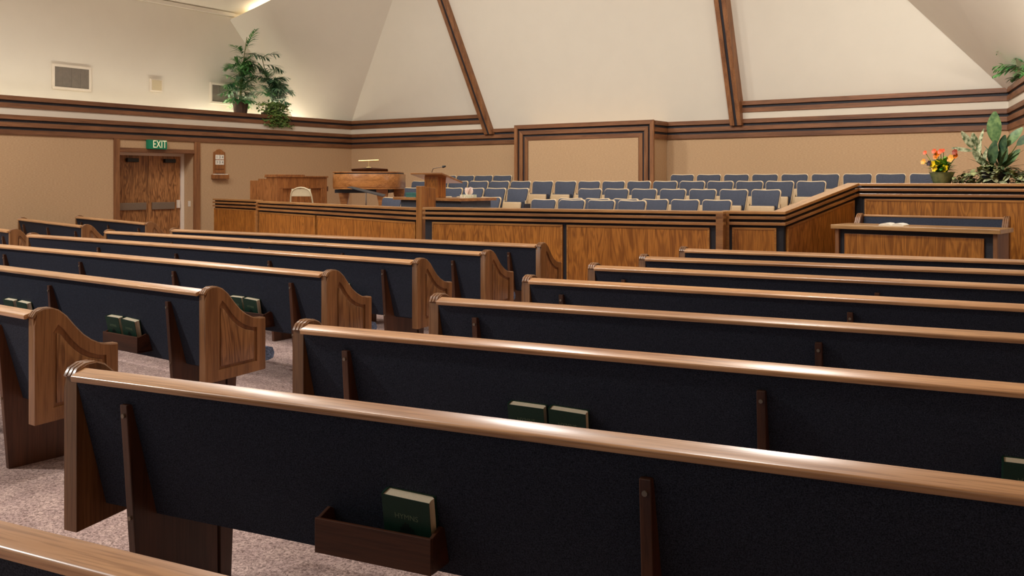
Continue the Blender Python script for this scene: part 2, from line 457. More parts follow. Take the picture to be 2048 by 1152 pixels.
def leanwall(pts, name, off, parent):
    """pts (x, z) on the leaning plane through y = YB+off at z = 2.73, thickened backwards"""
    f = [(x, YB+off-(z-2.73)*SL, z) for x, z in pts]; n = len(f)
    g = [(x, y+0.08, z) for x, y, z in f]
    fs = [tuple(range(n)), tuple(range(2*n-1, n-1, -1))]+[(i, i+n, (i+1) % n+n, (i+1) % n) for i in range(n)]
    return MB().add(f+g, fs).build(name, M['wallpaint'], parent)
ztop = 8.0
# middle bay between the beams starts lower; the side bays start behind the ledge
leanwall([(BX1, 2.70), (BX2, 2.70), (-6.86, ztop), (-13.98, ztop)], 'upper_wall', 0.0, wall_back)
leanwall([(-17.04, 2.95), (BX1+0.04, 2.95), (-13.90, 7.7), (-13.92, 7.65)], 'upper_wall', 0.13, wall_back)
leanwall([(BX2-0.04, 2.95), (-1.83, 2.95), (-1.93-(ztop-3.06)*0.908, ztop), (-6.87, ztop)], 'upper_wall', 0.13, wall_back)

def beam(xa, za, xb, zb, wdt, name='ceiling_beam'):
    root = MB()
    def P(x, z, o): return (x, YB-o-(z-2.73)*SL, z)
    def strip(x0, x1, o0, o1, mat, nm, parent=None, bev=0.004):
        vs = [P(xa+x0, za, o0), P(xa+x1, za, o0), P(xa+x1, za, o1), P(xa+x0, za, o1),
              P(xb+x0, zb, o0), P(xb+x1, zb, o0), P(xb+x1, zb, o1), P(xb+x0, zb, o1)]
        return MB().hexa(vs).build(nm, mat, parent, bevel=bev)
    core = strip(-wdt*0.46, wdt*0.46, 0.10, -0.2, M['groove'], 'beam_core', wall_back, 0)
    strip(-wdt*0.5, -wdt*0.12, 0.125, -0.2, M['trimz'], 'beam_board', wall_back)
    strip(wdt*0.12, wdt*0.5, 0.125, -0.2, M['trimz'], 'beam_board', wall_back)
beam(-12.50, 2.60, -13.98, 8.0, 0.235)
beam(-6.59, 2.60, -6.86, 8.0, 0.235)

# sloped corner planes: from the side wall across the corner (P1), and at the far right
def slab(pts, name, mat, parent, th=(0,0,0.05)):
    n = len(pts); g = [tuple(p[i]+th[i] for i in range(3)) for p in pts]
    fs = [tuple(range(n)), tuple(range(2*n-1, n-1, -1))]+[(i, i+n, (i+1) % n+n, (i+1) % n) for i in range(n)]
    return MB().add(list(pts)+g, fs).build(name, mat, parent)
A = (-17.92, 16.153, 3.167); C = (-17.92, 14.216, 5.338); B = (-16.97, 17.30, 3.06)
Ahi = Vector(A); Chi = Vector(C); Bv = Vector(B); Q = Vector((-15.037, 16.622, 5.878)); T = Vector((-16.375, 15.334, 5.820))
dT = (T-Chi)
Tend = Chi+dT*2.6                         # top edge of P1 continues out of view
Qend = Bv+(Q-Bv)*1.62
low = Ahi+(Ahi-Chi)*0.16; lowB = Bv+(Bv-Q)*0.06
ext = (Bv-Ahi)*0.3
slab([tuple(low), tuple(lowB+ext), tuple(Qend+ext), tuple(Tend), C], 'corner_slope', M['wallpaint'], wall_left, th=(-0.035, 0.05, 0.03))
# cove along the top edge of the corner slope: lip, tube and back face
nd = dT.normalized(); bk = Vector((-0.55, 0.80, 0.0)).normalized()
def ribbon(p, q, d, name, mat, th):
    a, b2 = Vector(p), Vector(q); d = Vector(d)
    return slab([tuple(a), tuple(b2), tuple(b2+d), tuple(a+d)], name, mat, wall_left, th)
ribbon(Chi+nd*0.02, Tend, (0, 0, 0.035), 'cove_lip', M['wallpaint'], (0.0, 0.04, 0.0))
ribbon(Chi+bk*0.0+nd*0.0, Tend, bk*0.4, 'cove_floor', M['wallpaint'], (0, 0, 0.01))
ribbon(Chi+bk*0.38-nd*0.2, Tend+bk*0.38, (0, 0, 0.9), 'cove_back', M['wallpaint'], (-0.02, 0.03, 0))
MB().tube([tuple(Chi+nd*0.55+bk*0.12+Vector((0,0,0.025))), tuple(Tend+bk*0.12+Vector((0,0,0.025)))], 0.025, 8).build('cove_or_fill_tube', M['glow2'], wall_left)

# right of the chancel: flared wall from the corner, its slope and ledge
R0 = Vector((-1.93, 17.24, 0)); rd = Vector((0.229, -0.973, 0)).normalized(); rn = Vector((-rd.y, rd.x, 0))
if rn.x < 0: rn = -rn
RLEN = 5.62
def rwall(z0, z1, o0, o1, name, mat, parent=None, bev=0.0):
    a = R0-rd*0.1; b2 = R0+rd*RLEN
    vs = []
    for z in (z0, z1):
        vs += [tuple(a+rn*o0+Vector((0,0,z))), tuple(b2+rn*o0+Vector((0,0,z))), tuple(b2+rn*o1+Vector((0,0,z))), tuple(a+rn*o1+Vector((0,0,z)))]
    return MB().hexa(vs).build(name, mat, parent, bevel=bev)
wall_right = struct(rwall(0, 2.40, 0, 0.2, 'wall_right', M['burlap']))
rwall(2.36, 2.72, 0.004, 0.2, 'trim_groove', M['groove'], wall_right)
rwall(2.86, 3.05, 0.004, 0.1, 'trim_groove', M['groove'], wall_right)
rwall(2.72, 2.862, -0.004, 0.1, 'trim_strip', M['strip'], wall_right)
rwall(2.7, 2.84, 0.1, 1.1, 'ledge_floor', M['wallpaint'], wall_right)
MB().tube([tuple(R0+rd*1.3+rn*0.40+Vector((0,0,2.90))), tuple(R0+rd*5.4+rn*0.40+Vector((0,0,2.90)))], 0.03, 8).build('cove_or_fill_tube', M['glow'], wall_right)  # unseen glowing tube added to brighten the slope above this ledge
for z0, z1 in UP+LOW:
    rwall(z0, z1, -0.028, 0.03, 'trim_board', M['trimy'], wall_right, 0.004)
hv = Vector((-0.908, -SL, 1.0))          # the hip on the right
p0 = Vector((-1.90, 17.30, 2.95)); q0 = p0+hv*5.1
slab([tuple(p0), tuple(p0+rd*RLEN+rn*1.6), tuple(q0+rd*RLEN+rn*1.35), tuple(q0)], 'corner_slope', M['wallpaint'], wall_right, th=(0.05, 0.02, 0.04))
# outer wall at the camera's side
wro = struct(MB().box(XR, XR+0.15, -4.0, 12.2, 0, 6.2).build('wall_side', M['burlap']))
# ceiling: rises from both sides to a flat middle
zc = lambda x: 5.50+0.42*(x+17.92)
ce = MB()
xa, xb, zr = -11.97, -4.6, zc(-11.97)
ce.hexa([(-18.0,-4,zc(-18.0)),(xa,-4,zr),(xa,18,zr),(-18.0,18,zc(-18.0)),(-18.0,-4,zc(-18.0)+.1),(xa,-4,zr+.1),(xa,18,zr+.1),(-18.0,18,zc(-18.0)+.1)])
ce.box(xa, xb, -4, 18, zr, zr+.1)
ce.hexa([(xb,-4,zr),(1.7,-4,5.5),(1.7,18,5.5),(xb,18,zr),(xb,-4,zr+.1),(1.7,-4,5.6),(1.7,18,5.6),(xb,18,zr+.1)])
ceiling = struct(ce.build('ceiling', M['ceil']))
MB().box(-18.0, -17.85, -4.0, 14.3, 5.42, 5.50).build('crown_moulding', M['wallpaint'], ceiling)

# ------------------------------------------------------------------ door in the side wall
XD = XL-0.36
door = struct(MB().box(XD-0.06, XD-0.01, DY0, 11.62, 0, 2.06).build('door_1', M['door'], bevel=0.003))
door2 = struct(MB().box(XD-0.06, XD-0.01, 11.63, 12.40, 0, 2.06).build('door_2', M['door'], bevel=0.003))
for dd, y0, y1 in ((door, 10.80, 11.56), (door2, 11.70, 12.24)):
    MB().box(XD-0.01, XD+0.03, y0, y1, 0.93, 1.08).build('push_bar', M['steel'], dd, bevel=0.006)
MB().box(XD-0.01, XD+0.07, 11.10, 11.36, 1.92, 2.0).build('door_closer', M['black'], door, bevel=0.008)
MB().box(XD-0.01, XD+0.07, 11.98, 12.24, 1.92, 2.0).build('door_closer', M['black'], door2, bevel=0.008)
MB().box(XD-0.01, XD+0.03, 12.31, 12.37, 0.95, 1.12).build('latch_plate', M['whiteframe'], door2)
fr = MB(); fr.box(XD-0.07, XD+0.02, DY0, DY1, 2.06, DZ)
struct(fr.build('trim_1', M['whiteframe'])); 
f2 = struct(MB().box(XD-0.07, XD+0.03, 12.40, 12.475, 0, 2.06).build('trim_2', M['whiteframe'], bevel=0.004))
MB().box(XL-0.20, XL-0.12, DY1-0.006, DY1, 0.98, 1.10).build('light_switch', M['ventframe'], wall_left)
for nm, y0, y1, z0, z1 in (('trim_3', 10.60, DY0+0.004, 0, 2.37), ('trim_4', DY1-0.004, 12.62, 0, 2.37)):
    struct(MB().box(XL-0.03, XL+0.03, y0, y1, z0, z1).build(nm, M['trimz'], bevel=0.004))
struct(MB().box(XL-0.03, XL+0.028, DY0, DY1, DZ-0.004, 2.20).build('trim_5', M['trimy'], bevel=0.004))

# exit sign
t = thing('exit_sign', 'green EXIT sign with pale letters above the double door', 'sign', (XL+0.03, 11.53, 2.28))
MB().box(-0.02, 0.075, -0.215, 0.215, -0.095, 0.095).build('sign_box', M['exitgreen'], t, bevel=0.006)
text('lettering', 'EXIT', 0.22, M['exitletter'], t, (0.078, 0.04, 0.0), (PI/2, 0, PI/2), 0.002, 0.72)

# hymn number board
t = thing('hymn_board', 'carved wooden hymn number board with two rows of white cards', 'number board', (XL+0.0, 13.12, 1.92))
prof = [(-0.155,-0.26),(-0.155,-0.1),(-0.15,0.245),(-0.09,0.27),(-0.06,0.30),(0,0.315),(0.06,0.30),(0.09,0.27),(0.15,0.245),(0.155,-0.1),(0.155,-0.26)]
MB().prism(prof, 0.0, 0.03, 'x').build('board', M['organ'], t, bevel=0.004)
MB().box(0.0, 0.10, -0.205, 0.205, -0.345, -0.25).build('ledge', M['organ'], t, bevel=0.008)
for k, (s, zz) in enumerate((('134', 0.135), ('304', 0.02))):
    for j, ch in enumerate(s):
        c = MB().box(0.03, 0.036, -0.036, 0.036, -0.05, 0.05).build('number_card', M['paper'], t, loc=(0, -0.075+j*0.075, zz))
        text('digit', ch, 0.085, M['darkink'], c, (0.037, 0, 0), (PI/2, 0, PI/2), 0.0006)
for k in range(2):
    MB().box(0.03, 0.042, -0.11, 0.11, -0.13-0.09*k, -0.12-0.09*k).build('card_groove', M['trimy'], t)
for y0, y1 in ((-0.18, -0.10), (-0.07, 0.08), (0.10, 0.18)):
    MB().box(0.04, 0.085, y0, y1, -0.25, -0.235).build('spare_cards', M['paper'], t)

# vents and speaker on the upper wall
XU = XL-1.0
def vent(y0, y1, z0, z1, label):
    t = thing('wall_vent', label, 'vent', (XU, (y0+y1)/2, (z0+z1)/2))
    a, b2 = (y1-y0)/2, (z1-z0)/2
    MB().box(0, 0.02, -a, a, -b2, b2).build('grille', M['vent'], t)
    for nm, q in (('frame_edge', (-a-.03, a+.03, b2-.02, b2+.03)), ('frame_edge', (-a-.03, a+.03, -b2-.03, -b2+.02)), ('frame_edge', (-a-.03, -a+.02, -b2+.02, b2-.02)), ('frame_edge', (a-.02, a+.03, -b2+.02, b2-.02))):
        MB().box(0, 0.035, *q).build(nm, M['ventframe'], t, bevel=0.004)
    n = 4
    for i in range(1, n):
        yy = -a+2*a*i/n
        MB().box(0.02, 0.026, yy-0.006, yy+0.006, -b2+.02, b2-.02).build('mullion', M['vent'], t)
    for i in range(14):
        zz = -b2+0.03+i*(2*b2-0.06)/13
        MB().box(0.02, 0.024, -a+.02, a-.02, zz-0.004, zz+0.004).build('slat', M['vent'], t)
vent(9.93, 10.69, 3.39, 3.83, 'large grey wall vent in off white frame above the empty ledge')
vent(13.67, 14.45, 3.36, 3.79, 'grey wall vent half hidden by the palm on the ledge')
t = thing('wall_speaker', 'small square beige speaker box between the two wall vents', 'speaker', (XU, 12.215, 3.62))
MB().box(0, 0.06, -0.15, 0.15, -0.135, 0.135).build('case', M['ventframe'], t, bevel=0.008)
MB().box(0.06, 0.066, -0.12, 0.12, -0.11, 0.11).build('speaker_cloth', M['beigemetal'], t)

# ------------------------------------------------------------------ framed screen on the back wall
t = thing('framed_wall_panel', 'tall projecting fabric panel inside a triple stepped oak frame', 'wall panel', (-9.72, 16.60, 0.43))
hw, H0 = 1.665, 2.31
MB().box(-hw+0.02, hw-0.02, 0.03, 0.62, 0, H0-0.02).build('box_sides', M['burlap'], t)
MB().box(-hw+0.35, hw-0.35, 0.004, 0.03, 0, H0-0.34).build('cloth_panel', M['burlap'], t)
MB().box(-hw+0.02, hw-0.02, 0.012, 0.03, 0, H0-0.02).build('dark_backing', M['groove'], t)
for i in range(3):
    o = 0.127*i; th = 0.085; d0 = -0.03+0.012*i
    a = hw-o; zt = H0-o
    # mitred head and two uprights
    MB().hexa([(-a,d0,zt),(a,d0,zt),(a,0.02,zt),(-a,0.02,zt),(-a+th,d0,zt-th),(a-th,d0,zt-th),(a-th,0.02,zt-th),(-a+th,0.02,zt-th)]).build('head_board', M['trim'], t, bevel=0.003)
    MB().hexa([(-a,d0,0),(-a+th,d0,0),(-a+th,0.02,0),(-a,0.02,0),(-a,d0,zt),(-a+th,d0,zt-th),(-a+th,0.02,zt-th),(-a,0.02,zt)]).build('upright_board', M['trimz'], t, bevel=0.003)
    MB().hexa([(a-th,d0,0),(a,d0,0),(a,0.02,0),(a-th,0.02,0),(a-th,d0,zt-th),(a,d0,zt),(a,0.02,zt),(a-th,0.02,zt-th)]).build('upright_board', M['trimz'], t, bevel=0.003)
for z0, z1 in LOW:
    z0 -= 0.43; z1 -= 0.43
    for sx in (1, -1):
        x0, x1 = sorted((sx*(hw-0.02), sx*(hw+0.01)))
        MB().box(x0, x1, 0.03, 0.60, z0, z1).build('side_board', M['trimy'], t)
    for za, zb in ((z1, z1+0.05),):
        for sx in (1, -1):
            x0, x1 = sorted((sx*(hw-0.03), sx*(hw-0.012)))
            MB().box(x0, x1, 0.03, 0.60, za, min(zb, H0-0.02)).build('side_groove', M['groove'], t)

# ------------------------------------------------------------------ rostrum floor and choir tiers
def poly(pts, z0, z1, name, mat):
    return MB().prism(pts, z0, z1, 'z').build(name, mat)
RB = 0.06
plat = [(XL, 13.12), (-15.86, 13.06), (-15.84, 12.32), (-13.94, 11.80), (-13.22, 11.26), (-8.0, 9.56), (-4.0, 10.2), (-3.5, 10.5), (-3.1, 11.75), (-3.0, 11.98), (-0.85, 11.98), (-1.93, YB), (XL, YB)]
struct(poly(plat, 0.0, 0.43, 'floor_rostrum', M['carpet']))
struct(MB().box(XL, -3.2, 14.22, YB, 0.43, 0.595).build('floor_tier_1', M['carpet']))
struct(MB().box(XL, -3.0, 15.1, YB, 0.595, 0.735).build('floor_tier_2', M['carpet']))
struct(MB().box(XL, -2.2, 16.0, YB, 0.735, 0.863).build('floor_tier_3', M['carpet']))
ris = [(XL, 13.20), (-15.84, 13.12), (-15.82, 12.40), (-13.90, 11.88), (-13.18, 11.36), (-11.7, 10.92), (-11.7, 11.9), (-12.25, 12.5), (-12.25, 14.22), (XL, 14.22)]
struct(poly(ris, 0.43, 0.60, 'floor_organ_riser', M['carpet']))
# low platform of the table at the side
struct(MB().box(-3.3, XR, 9.75, 11.75, 0.0, 0.28).build('floor_table_step', M['carpet']))

def railing(name, label, p0, p1, zt0, zt1, panels, posts=(), thick=0.17, capover=0.02, ends=(0, 0), zb=0.0):
    """panelled front: cap, two boards with dark gaps between, veneer panels on a dark backing. Local x along, -y to the hall"""
    L = math.hypot(p1[0]-p0[0], p1[1]-p0[1]); ang = math.atan2(p1[1]-p0[1], p1[0]-p0[0])
    t = thing(name, label, 'railing', (p0[0], p0[1], 0), ang)
    k = (zt1-zt0)/L
    def bar(x0, x1, y0, y1, d0, d1, nm, mat, bev=0.004, flat=None):
        """d0, d1: depths below the sloping top line; flat: lower edge at fixed height"""
        top0, top1 = zt0+k*x0, zt0+k*x1
        lo0 = top0-d1 if flat is None else flat; lo1 = top1-d1 if flat is None else flat
        vs = [(x0,y0,lo0),(x1,y0,lo1),(x1,y1,lo1),(x0,y1,lo0),(x0,y0,top0-d0),(x1,y0,top1-d0),(x1,y1,top1-d0),(x0,y1,top0-d0)]
        return MB().hexa(vs).build(nm, mat, t, bevel=bev)
    bar(0.02, L-0.02, 0.045, thick-0.03, 0.03, 0, 'core', M['groove'], 0, flat=zb)
    bar(ends[0], L+ends[1], 0.0-capover+0.02, thick, 0.0, 0.034, 'cap', M['litcap'], 0.005)
    bar(ends[0], L+ends[1], 0.0, 0.06, 0.06, 0.095, 'board', M['railing'])
    bar(ends[0], L+ends[1], 0.0, 0.06, 0.127, 0.162, 'board', M['railing'])
    bar(0.02, L-0.02, thick-0.03, thick-0.01, 0.034, 0, 'back_panel', M['organ'], 0, flat=zb)
    for a, b2 in panels:
        bar(a, b2, 0.02, 0.05, 0.192, 0, 'panel', M['panel'], 0.004, flat=zb+0.04)
        # flat edging strips round the veneer
        bar(a, b2, 0.014, 0.024, 0.192, 0.216, 'panel_edging', M['edging'], 0.002)
        for xa_, xb_ in ((a, a+0.022), (b2-0.022, b2)):
            bar(xa_, xb_, 0.014, 0.024, 0.216, 0, 'panel_edging', M['edging'], 0.002, flat=zb+0.04)
    for a, b2 in posts:
        bar(a, b2, 0.0, thick-0.02, 0.034, 0, 'end_post', M['railing'], 0.004, flat=zb)
    return t
S2a, S2b = (-13.25, 11.085), (-8.03, 9.445)
railing('railing_panel', 'narrow set back railing section standing beside the side wall steps', (-15.88, 12.16), (-13.95, 11.64), 1.17, 1.17, [(0.03, 1.98)])
l2 = math.hypot(S2b[0]-S2a[0], S2b[1]-S2a[1])
railing('railing_panel', 'long angled railing in front of the organ and piano', S2a, S2b, 1.17, 1.17, [(0.10, 2.34), (2.40, l2-0.12)], posts=((-0.02, 0.05),))
railing('railing_panel', 'wide central railing in front of the pulpit and choir chairs', (-7.90, 9.36), (-3.989, 10.002), 1.185, 1.185, [(0.14, 1.985), (2.04, 3.80)], posts=((3.875, 3.96),))
railing('railing_panel', 'short square railing section between central railing and sloping railing', (-4.04, 10.224), (-3.399, 10.368), 1.185, 1.185, [(0.06, 0.555)], posts=((-0.12, 0.03),), ends=(-0.06, 0.0))
railing('railing_panel', 'sloping railing climbing beside the choir tiers', (-3.399, 10.368), (-2.957, 11.811), 1.185, 1.503, [(0.07, 1.44)], ends=(-0.0, 0.02))
railing('railing_panel', 'tall upper railing behind the bench carrying the planter', (-2.957, 11.811), (-0.72, 11.811), 1.503, 1.503, [(0.06, 2.2)], zb=0.0, thick=0.20)
MB().box(-0.06, 0.03, 0.035, 0.18, 0, 1.46).build('corner_core', M['groove'], COL.objects[-1] if False else bpy.data.objects['railing_panel.005'])
# fin at the end of the angled railing
t = thing('pulpit_post', 'upright oak post and wing panel beside the pulpit', 'post', (-8.03, 9.50, 0))
MB().box(-0.05, 0.05, -0.055, 0.02, 0, 1.463).build('post', M['postwood'], t, bevel=0.006)
MB().hexa([(-0.035,0.02,0),(0.035,0.02,0),(0.0,0.30,0),(-0.07,0.30,0),(-0.035,0.02,1.455),(0.035,0.02,1.455),(0.0,0.30,1.43),(-0.07,0.30,1.43)]).build('wing_panel', M['panel'], t, bevel=0.004)

# ------------------------------------------------------------------ pulpit
t = thing('pulpit', 'oak pulpit with cloth faced counter, square column and tilted reading board', 'pulpit', (0, 0, 0.43))
top = [(-9.55, 10.62), (-7.93, 10.20), (-7.87, 10.60), (-7.90, 11.05), (-9.5, 11.05)]
MB().prism([(x, y) for x, y in top], 0.815, 0.857, 'z').build('counter_top', M['railing'], t, bevel=0.005)
base = [(-9.42, 10.66), (-7.97, 10.28), (-7.93, 10.60), (-7.96, 10.98), (-9.40, 10.98)]
MB().prism(base, 0.0, 0.815, 'z').build('cloth_front', M['podiumcloth'], t)
MB().box(-8.77, -8.51, 10.44, 10.62, 0.857, 1.195).build('column', M['panel'], t, bevel=0.006)
MB().hexa([(-8.92,10.30,1.195),(-8.334,10.30,1.195),(-8.40,10.88,1.065),(-8.95,10.88,1.065),(-8.92,10.30,1.223),(-8.334,10.30,1.223),(-8.40,10.88,1.093),(-8.95,10.88,1.093)]).build('reading_board', M['railing'], t, bevel=0.005)
t = thing('microphone', 'slim gooseneck microphone on the pulpit reading board', 'microphone', (-8.60, 10.40, 1.635))
MB().tube([(0,0,0),(0.015,-0.005,0.04),(0.035,-0.01,0.07),(0.06,-0.012,0.078),(0.24,-0.03,0.10)], 0.007, 6).build('gooseneck', M['steel'], t, smooth=True)
MB().tube([(0.235,-0.03,0.099),(0.245,-0.031,0.1),(0.26,-0.032,0.102),(0.275,-0.033,0.104),(0.282,-0.034,0.105)], 0.019, 8, 0.012).build('head', M['black'], t, smooth=True)
t = thing('tissue_box', 'flat patterned tissue box with white tissue on the pulpit counter', 'tissue box', (-8.03, 10.53, 1.287), math.radians(-12))
MB().box(-0.12, 0.12, -0.055, 0.055, 0, 0.048).build('box', M['tissuebox'], t, bevel=0.003)
tm = MB()
for k in range(9):
    a = k/8*PI*1.3-0.7
    tm.leaf((0.0, 0, 0.046), (math.cos(a)*0.6, math.sin(a)*0.3, 0.9), (math.sin(a), -math.cos(a), 0), random.uniform(0.10, 0.135), 0.10, 0.5, 0.1, 4)
tm.build('tissue', M['tissue'], t, smooth=True)
for k, zz in enumerate((0, 0.036)):
    t = thing('hardback_book', ['lower teal hardback in the pair on the pulpit counter', 'upper teal hardback in the pair on the pulpit counter'][k], 'book', (-9.12, 10.64, 1.287+zz), math.radians(-10+4*k), 'teal books on the pulpit')
    MB().box(-0.12, 0.12, -0.08, 0.08, 0, 0.004).build('cover', M['teal'], t); MB().box(-0.12, 0.12, -0.08, 0.08, 0.03, 0.034).build('cover', M['teal'], t)
    MB().box(-0.12, 0.12, -0.084, -0.078, 0, 0.034).build('spine', M['teal'], t); MB().box(-0.115, 0.115, -0.078, 0.074, 0.004, 0.03).build('pages', M['page'], t)

# ------------------------------------------------------------------ organ
t = thing('organ', 'oak organ console with panelled back standing on the rostrum', 'organ', (-13.84, 12.08, 0.60))
OX, OY, OH = -0.78, 1.32, 1.0
MB().prism([(-0.0,0),( -0.0,OH),(-0.30,OH),(-0.30,OH-0.025),(-0.54,OH-0.025),(-0.54,OH-0.06),(OX,OH-0.06),(OX,0.30),(-0.62,0.22),(-0.62,0)], 0, 0.05, 'y').build('side_panel', M['organ'], t, bevel=0.004)
MB().prism([(-0.0,0),( -0.0,OH),(-0.30,OH),(-0.30,OH-0.025),(-0.54,OH-0.025),(-0.54,OH-0.06),(OX,OH-0.06),(OX,0.30),(-0.62,0.22),(-0.62,0)], OY-0.05, OY, 'y').build('side_panel', M['organ'], t, bevel=0.004)
MB().box(-0.08, -0.03, 0.05, OY-0.05, 0, OH).build('back_board', M['organ'], t)
for y0, y1, z0, z1 in ((0.05,OY-0.05,OH-0.22,OH),(0.05,OY-0.05,0,0.12),(0.05,0.16,0.12,OH-0.22),(OY-0.16,OY-0.05,0.12,OH-0.22),(OY/2-0.05,OY/2+0.05,0.12,OH-0.22)):
    MB().box(-0.03, 0.0, y0, y1, z0, z1).build('frame_rail', M['organ'], t, bevel=0.006)
MB().box(-0.34, 0.02, -0.02, OY+0.02, OH, OH+0.03).build('top', M['organ'], t, bevel=0.005)
MB().box(-0.34, -0.0, -0.01, 0.72, OH+0.03, OH+0.055).build('music_ledge', M['organ'], t, bevel=0.004)
MB().box(OX, -0.5, 0.05, OY-0.05, 0.55, 0.63).build('key_desk', M['organ'], t)
MB().box(-0.22, -0.02, OY, OY+0.09, 0.08, 0.16).build('hinge_block', M['leg'], t); MB().box(-0.22, -0.02, OY, OY+0.05, 0.72, 0.82).build('hinge_block', M['leg'], t)

# ------------------------------------------------------------------ grand piano
t = thing('grand_piano', 'oak grand piano with closed lid and curved case', 'piano', (-12.62, 13.32, 0.60), math.radians(34.6))
def pout(s):
    pts = []
    pts += [(-0.66*s, 0.62), (-0.66*s, -0.18)]
    for k in range(1, 12):
        a = PI+PI*k/12
        pts.append((0.65*s*math.cos(a), -0.18+0.42*s*math.sin(a)))
    pts += [(0.655*s, -0.15), (0.66*s, 0.62)]
    return pts
MB().prism(pout(1.0), 0.80, 1.065, 'z').build('case', M['piano'], t, bevel=0.008, smooth=True)
MB().prism(pout(0.985), 0.775, 0.80, 'z').build('case_moulding', M['piano'], t, smooth=True)
MB().prism([(x*0.98-0.02, y*0.98+0.0) for x, y in pout(1.0)], 1.085, 1.11, 'z').build('lid', M['piano'], t, bevel=0.006, smooth=True)
MB().prism(pout(0.95), 1.065, 1.085, 'z').build('lid_gap', M['groove'], t)
MB().hexa([(-0.36,0.22,1.11),(0.36,0.22,1.11),(0.36,0.26,1.11),(-0.36,0.26,1.11),(-0.36,0.14,1.17),(0.36,0.14,1.17),(0.36,0.17,1.17),(-0.36,0.17,1.17)]).build('music_desk', M['leg'], t, bevel=0.004)
MB().prism([(-0.36,1.168),(0.36,1.168),(0.04,1.195),(-0.04,1.195)], 0.14, 0.165, 'y').build('music_desk_crest', M['leg'], t)
MB().box(-0.6, 0.45, -0.3, 0.5, 0.70, 0.765).build('underside', M['blacksat'], t)
for lx, ly in ((-0.55, 0.45), (0.55, 0.45), (0.32, -0.30)):
    MB().prism([(lx-0.06,0),(lx+0.06,0),(lx+0.06,0.45),(lx+0.11,0.70),(lx+0.11,0.77),(lx-0.11,0.77),(lx-0.11,0.70),(lx-0.06,0.45)], ly-0.06, ly+0.06, 'y').build('leg', M['piano'], t, bevel=0.006)
t = thing('piano_lamp', 'brass T shaped piano lamp on the piano music desk', 'lamp', (-12.72, 13.44, 1.79), math.radians(34.6))
MB().tube([(0,0,0),(0,0,0.02)], 0.06, 10, 0.04).build('base', M['brass'], t, smooth=True)
MB().tube([(0,0,0.01),(0,-0.01,0.08),(0,-0.01,0.15)], 0.010, 6).build('stem', M['brass'], t, smooth=True)
MB().tube([(-0.20,-0.01,0.135),(0.20,-0.01,0.15)], 0.018, 8).build('shade', M['brass'], t, smooth=True)

# music stand
t = thing('music_stand', 'black music stand with tilted desk beside the grand piano', 'music stand', (-10.62, 11.14, 0.43), math.radians(34.6))
MB().hexa([(-0.30,-0.02,0.99),(0.28,0.10,0.835),(0.28,0.13,0.85),(-0.30,0.0,1.0),(-0.26,0.14,1.005),(0.30,0.26,0.865),(0.30,0.28,0.875),(-0.26,0.16,1.015)]).build('desk', M['blacksat'], t, bevel=0.004)
MB().tube([(0,0.08,0.02),(0,0.08,0.90)], 0.013, 8).build('pole', M['chrome'], t, smooth=True)
for k in range(3):
    a = k*2*PI/3
    MB().tube([(0,0.08,0.10),(0.24*math.cos(a),0.08+0.24*math.sin(a),0.012)], 0.011, 6).build('leg', M['blacksat'], t)
# folding chair
t = thing('folding_chair', 'beige metal folding chair behind the angled railing', 'chair', (-12.28, 11.27, 0.60), math.radians(20))
pts = [(-0.23, 0.03, 0.42), (-0.20, 0.0, 0.66)]+[(0.19*math.cos(PI-PI*k/8), -0.01, 0.70+0.115*math.sin(PI*k/8)) for k in range(9)]+[(0.20, 0.0, 0.66), (0.23, 0.03, 0.42)]
MB().tube(pts, 0.014, 8).build('back_frame', M['beigemetal'], t, smooth=True)
MB().box(-0.185, 0.185, -0.012, 0.004, 0.66, 0.79).build('back_plate', M['beigemetal'], t, bevel=0.004)
MB().box(-0.20, 0.20, 0.03, 0.40, 0.42, 0.44).build('seat', M['beigemetal'], t, bevel=0.006)
for sx in (-1, 1):
    MB().tube([(sx*0.21, 0.02, 0.45), (sx*0.23, 0.40, 0.0)], 0.012, 6).build('leg', M['beigemetal'], t)
    MB().tube([(sx*0.19, 0.36, 0.43), (sx*0.21, -0.02, 0.0)], 0.012, 6).build('leg', M['beigemetal'], t)

# ------------------------------------------------------------------ choir chairs
def rrect(w0, w1, h0, h1, r, n=4, sag=0.0):
    """trapezoid outline (x,z) with rounded upper corners"""
    p = [(-w0/2, h0)]
    for k in range(n+1):
        a = PI-PI/2*k/n; p.append((-w1/2+r+r*math.cos(a), h1-r+r*math.sin(a)))
    if sag: p.append((0, h1-sag))
    for k in range(n+1):
        a = PI/2-PI/2*k/n; p.append((w1/2-r+r*math.cos(a), h1-r+r*math.sin(a)))
    p.append((w0/2, h0))
    return p
def leanpts(mb, pts, y0, y1, k=0.24, z0=0.40):
    """prism along y then sheared backwards (+y) with height"""
    n0 = len(mb.v); mb.prism(pts, y0, y1, 'y')
    for i in range(n0, len(mb.v)):
        x, y, z = mb.v[i]; mb.v[i] = (x, y+(z-z0)*k, z)
    return mb
shell = leanpts(MB(), rrect(0.44, 0.50, 0.40, 0.80, 0.055, sag=0.008), -0.055, -0.025).mesh('backrest_shell', 0.004, True); shell.materials.append(M['cream'])
cpad = leanpts(MB(), rrect(0.415, 0.474, 0.42, 0.787, 0.047, sag=0.008), -0.078, -0.05).mesh('back_pad', 0.008, True); cpad.materials.append(M['bluepad'])
m_ = MB(); m_.hexa([(-0.215,-0.235,0.20),(0.215,-0.235,0.20),(0.205,-0.19,0.20),(-0.205,-0.19,0.20),(-0.22,-0.20,0.53),(0.22,-0.20,0.53),(0.21,-0.155,0.53),(-0.21,-0.155,0.53)])
cpan = m_.mesh('seat_pan', 0.03, True, 3); cpan.materials.append(M['creampan'])
